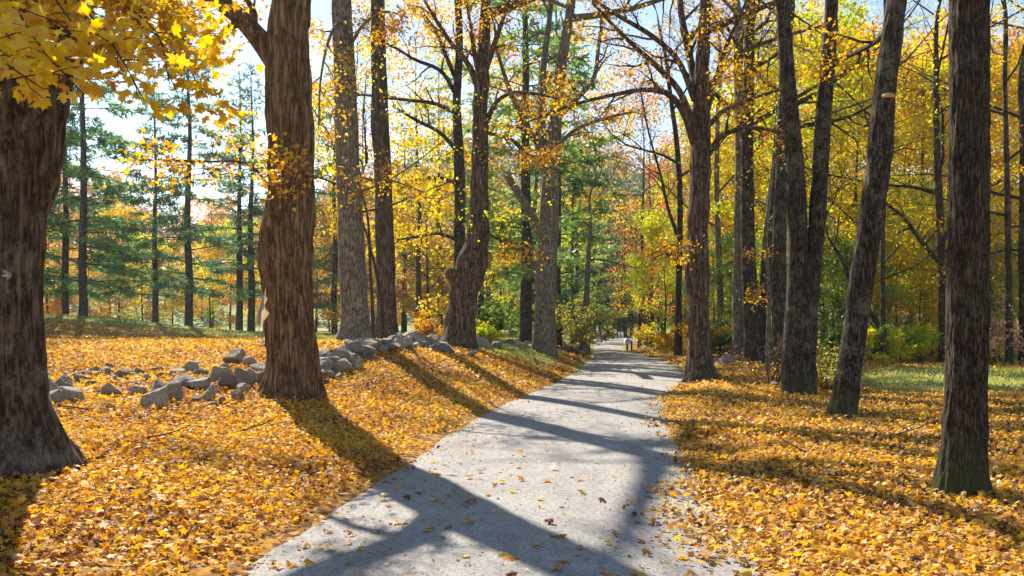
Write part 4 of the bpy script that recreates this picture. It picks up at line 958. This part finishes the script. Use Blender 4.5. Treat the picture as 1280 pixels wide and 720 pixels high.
# ------------------------------------------------------------------ fallen leaves, grass, pebbles
def frustum(x, y, m=1.2): return np.abs(x) < .64 * y + m
def scatter(area, n_m2, r):
    x0, x1, y0, y1 = area; n = int((x1 - x0) * (y1 - y0) * n_m2)
    x = r.uniform(x0, x1, n); y = r.uniform(y0, y1, n); k = frustum(x, y); return x[k], y[k]
def litter_layer(name, label, bands, side, r):
    Vs, Fs, Ts, o = [], [], [], 0
    for (y0, y1, n_m2, tpl, size) in bands:
        x, y = scatter((-.64 * y1 - 1.3, -.0, y0, y1) if side < 0 else (0, .64 * y1 + 1.3, y0, y1), n_m2, r) if y1 < 17 else scatter((-.64 * y1 - 1.3, .64 * y1 + 1.3, y0, y1), n_m2, r)
        mid = (edge_l(y) + edge_r(y)) / 2
        k = (x < mid) if side < 0 else (x > mid); x, y = x[k], y[k]
        k = r.random(len(x)) < litter(x, y) ** 1.3; x, y = x[k], y[k]; n = len(x)
        e = .05; gx = (height(x + e, y) - height(x - e, y)) / (2 * e); gy = (height(x, y + e) - height(x, y - e)) / (2 * e)
        nor = np.stack([-gx, -gy, np.ones(n)], -1) + r.normal(size=(n, 3)) * .6
        ax = r.normal(size=(n, 3)); ax[:, 2] *= .3
        pos = np.stack([x, y, surf(x, y) + r.uniform(.006, .06, n)], -1)
        pos[:, :2] += 0
        V, F = leaf_arrays(pos, nor, ax, size * r.uniform(.6, 1.2, n), tpl, r.uniform(-1.2, 2.2, n))
        Vs.append(V); Fs.append(F + o); o += len(V)
        tn = np.clip(.5 + .75 * n2(x, y, .5, 8.8) + .35 * n2(x, y, 2.2, 18.8) + r.normal(size=n) * .26 + (-.15 if side > 0 else .06), 0, .86); pale = r.random(n) < (.5 if side > 0 else .1); tn = np.where(pale, r.uniform(.85, 1, n), tn)
        Ts.append(np.repeat(tn, len(tpl[1])))
    tag(obj(name, mesh_np(name, np.concatenate(Vs), Fs if len({f.shape[1] for f in Fs}) > 1 else np.concatenate(Fs), np.concatenate(Ts), mat=L_LITTER)), label, 'leaves', kind='stuff')
r3 = np.random.default_rng(500)
B_ = [(4.2, 10.5, 720, T_M2, .057), (10.5, 18, 440, T_MID, .067), (18, 28, 150, T_MID, .095), (28, 46, 60, T_FAR, .115)]
litter_layer('fallen_leaves', 'thick carpet of golden fallen leaves covering the left bank', B_, -1, r3)
litter_layer('fallen_leaves', 'carpet of orange-brown fallen leaves under the trees right of the road', B_, 1, r3)
def road_leaves():
    r = np.random.default_rng(510)
    x = r.uniform(-2.5, 9, 9000); y = 4.4 + 38 * r.random(9000) ** 1.7
    el, er = edge_l(y), edge_r(y); inside = np.minimum(x - el, er - x)
    k = (inside > .05) & frustum(x, y) & (r.random(9000) < np.where(y < 10, .75, .45) * (.3 + .9 * np.exp(-inside / .45)) * (.75 + 1.1 * n2(x, y, .8, 12.1)))
    x, y = x[k], y[k]; o = np.argsort(y); x, y = x[o], y[o]; n = len(x)
    var = []
    for i, (f, c) in enumerate(((.3, .2), (.55, .3), (-.3, -.2), (.15, .4), (.8, .2), (-.5, .1))):
        tv, tf = _maple(f, c); tv = tv.copy(); tv[:, 2] -= tv[:, 2].min(); tv[:, 1] -= .4
        for tn in (.1, .3, .5, .72, .9): var.append(mesh_np('fallen_leaf', tv, tf, np.full(len(tf), tn), mat=L_LITTER))
    cl = ['dark brown', 'rusty orange', 'orange', 'golden yellow', 'pale tan']
    def put(x, y, z, where, tn=None):
        c = int(r.choice(5, p=[.14, .24, .24, .24, .14])) if tn is None else tn
        o = obj('fallen_leaf', var[int(r.integers(6)) * 5 + c], None, (x, y, z), (r.normal() * .22, r.normal() * .22, r.uniform(0, 6.28)), float(r.uniform(.05, .09)))
        tag(o, f'single {cl[c]} maple leaf lying {where}', 'leaf', f'{cl[c]} leaves lying {where}')
    m = min(180, n)
    for i in range(m): put(x[i], y[i], float(surf(x[i], y[i])) + .004, 'loose on the grey road')
    cnt = 0
    while cnt < 120:
        yy = float(r.uniform(4.2, 8.5)); s = cnt % 2; w = float(r.uniform(.25, 2.8))
        xx = float(edge_l(np.array(yy))) - w if s == 0 else float(edge_r(np.array(yy))) + w
        if abs(xx) > .62 * yy: continue
        put(xx, yy, float(surf(xx, yy)) + .045, 'on top of the left bank leaf carpet' if s == 0 else 'on top of the right verge leaf carpet', int(r.choice([3, 3, 4, 2]))); cnt += 1
    x, y = x[m:], y[m:]
    fx = r.uniform(-2.4, 5, 16000); fy = 4.4 + 22 * r.random(16000) ** 1.8; fi = np.minimum(fx - edge_l(fy), edge_r(fy) - fx)
    k = (fi > .02) & (r.random(16000) < (.2 + .6 * np.exp(-fi / .5)) * np.clip(.6 + 1.6 * n2(fx, fy, .7, 22.2), 0, 1)); nb = len(x); x = np.concatenate([x, fx[k]]); y = np.concatenate([y, fy[k]]); n = len(x)
    nor = np.stack([np.zeros(n), np.zeros(n), np.ones(n)], -1) + r.normal(size=(n, 3)) * .3; ax = r.normal(size=(n, 3)); ax[:, 2] *= .2
    V, F = leaf_arrays(np.stack([x, y, surf(x, y) + .012], -1), nor, ax, np.where(np.arange(n) < nb, r.uniform(.055, .09, n), r.uniform(.014, .042, n)), T_MID, r.uniform(-1, 2, n))
    tag(obj('scattered_leaves', mesh_np('scattered_leaves', V, F, np.repeat(np.where(np.arange(n) < nb, 1, .35) * r.random(n), 4), mat=L_LITTER)), 'fallen leaves and leaf crumbs scattered thinly over the road', 'leaves', kind='stuff')
road_leaves()
def pebbles():
    r = np.random.default_rng(520); n = 9000
    x = r.uniform(-2.4, 3.5, n); y = 3.4 + 13 * r.random(n) ** 1.6; k = (x > edge_l(y)) & (x < edge_r(y)) & frustum(x, y); x, y = x[k], y[k]; n = len(x)
    s = r.uniform(.004, .013, n) * (1 + .8 * (r.random(n) < .06))
    tv = np.array([(1, 0, 0), (0, 1, 0), (-1, 0, 0), (0, -1, 0), (.2, .1, .8)]); tf = np.array([(0, 1, 4), (1, 2, 4), (2, 3, 4), (3, 0, 4)])
    a = r.uniform(0, 6.28, n); ca, sa = np.cos(a), np.sin(a)
    L = tv[None] * r.uniform(.6, 1.3, (n, 5, 1)); X = L[..., 0] * ca[:, None] - L[..., 1] * sa[:, None]; Y = L[..., 0] * sa[:, None] + L[..., 1] * ca[:, None]
    V = np.stack([x[:, None] + X * s[:, None], y[:, None] + Y * s[:, None], surf(x, y)[:, None] + L[..., 2] * s[:, None]], -1)
    tag(obj('pebbles', mesh_np('pebbles', V, (np.arange(n) * 5)[:, None, None].repeat(4, 1).reshape(-1, 1) + np.tile(tf, (n, 1)), mat=M_PEBBLE)), 'loose grit and small stones on the grey road', 'pebbles', kind='stuff')
pebbles()
def grass():
    r = np.random.default_rng(530); Vs, Fs, Ts, o = [], [], [], 0
    for y0, y1, dens, h in ((4, 14, 60, .06), (14, 36, 110, .08), (36, 52, 30, .11)):
        x, y = scatter((-.64 * y1 - 1.2, .64 * y1 + 1.2, y0, y1), dens, r); k = ~((x > edge_l(y) - .55) & (x < edge_r(y) + .7)); x, y = x[k], y[k]
        k = r.random(len(x)) < np.clip(1.05 - litter(x, y) * 1.1 + .35 * (n2(x, y, .9, 15.5) > .28), 0, 1); x, y = x[k], y[k]; n = len(x)
        a = r.uniform(0, 6.28, n); w = .006 + .0006 * y; hh = h * r.uniform(.5, 1.3, n); z = height(x, y)
        b = np.stack([x, y, z], -1); s = np.stack([np.cos(a) * w, np.sin(a) * w, 0 * a], -1); t = np.stack([r.normal(size=n) * .4 * hh, r.normal(size=n) * .4 * hh, hh], -1)
        V = np.stack([b - s, b + s, b + t], 1).reshape(-1, 3); Vs.append(V); Fs.append(np.arange(3 * n).reshape(-1, 3) + o); o += 3 * n
        Ts.append(np.clip(.45 + .6 * n2(x, y, .4, 17) + r.normal(size=n) * .2, 0, 1))
    tag(obj('grass', mesh_np('grass', np.concatenate(Vs), np.concatenate(Fs), np.concatenate(Ts), mat=M_GRASS)), 'short grass on the bank and the lawns', 'grass', kind='stuff')
grass()

# fallen sticks
for i, (px, d, L, az) in enumerate([(1120, 10.5, .7, .4), (1010, 9.2, .45, 2.0), (930, 11.5, .6, .9), (1150, 8.9, .35, 2.6), (300, 9.5, .6, 1.2), (180, 8.6, .5, .3), (420, 10.8, .5, 2.3), (120, 9.8, .7, 2.9)]):
    r = np.random.default_rng(700 + i); x = (px - 640) / 1000 * d; z = float(surf(x, d)) + .05
    Wd = Wood(); pa = bpath([0, 0, 0], [math.cos(az), math.sin(az), .06], L, 7, .12, -.005, r); Wd.add(pa, np.linspace(.011, .004, 7), 6)
    for j in (2, 4): Wd.add(bpath(pa[j], [math.cos(az + 1.1 * (-1) ** j), math.sin(az + 1.1 * (-1) ** j), .25], L * .35, 5, .15, 0, r), np.linspace(.006, .002, 5), 5)
    o = obj('stick', Wd.build('stick', B_TWIG), None, (x, d, z))
    tag(o, 'forked dead stick on the leaves ' + ['left of the near upright trunk', 'at the right road edge', 'on the right verge', 'in front of the near upright trunk', 'below the forked maple', 'between the two big left maples', 'at the left road edge', 'right of the huge maple foot'][i], 'stick', 'dead sticks on the leaves')
# leaves caught in the air
for px, py, d, s, rot, lab in [(326, 385, 2.6, .135, (1.35, .15, .2), 'pale leaf falling through the air in front of the forked maple'), (12, 341, 3.2, .045, (1.0, .2, 1.9), 'tiny pale leaf in the air before the huge left trunk')]:
    tv, tf = _maple(.9, .5); st = np.array([(-.012, 0, 0), (.012, 0, 0), (.2, -.5, .06), (.18, -.5, .06)])
    tv = tv * np.array([.26, 1, 1.3]); q = PX(px, py, d)
    o = obj('falling_leaf', mesh_np('falling_leaf', np.concatenate([tv, st]) - np.array([0, .4, 0]), [tf, np.array([(len(tv), len(tv) + 1, len(tv) + 2, len(tv) + 3)])], np.full(len(tf) + 1, .5), mat=L_PALE), None, q, rot, s)
    tag(o, lab, 'leaf')

# ------------------------------------------------------------------ thin autumn haze
def haze():
    L = [[], []]; box(L, -470, 470, -40, 480, -3, 92)
    m, nt, out = new_mat('haze'); v = N(nt, 'ShaderNodeVolumePrincipled', Density=.0003, Anisotropy=.3); v.inputs['Color'].default_value = (.9, .94, 1, 1)
    nt.links.new(v.outputs[0], out.inputs['Volume'])
    tag(obj('haze', mesh_np('haze', L[0], np.array(L[1]), mat=m)), 'thin pale haze between the far trees', kind='stuff')
haze()
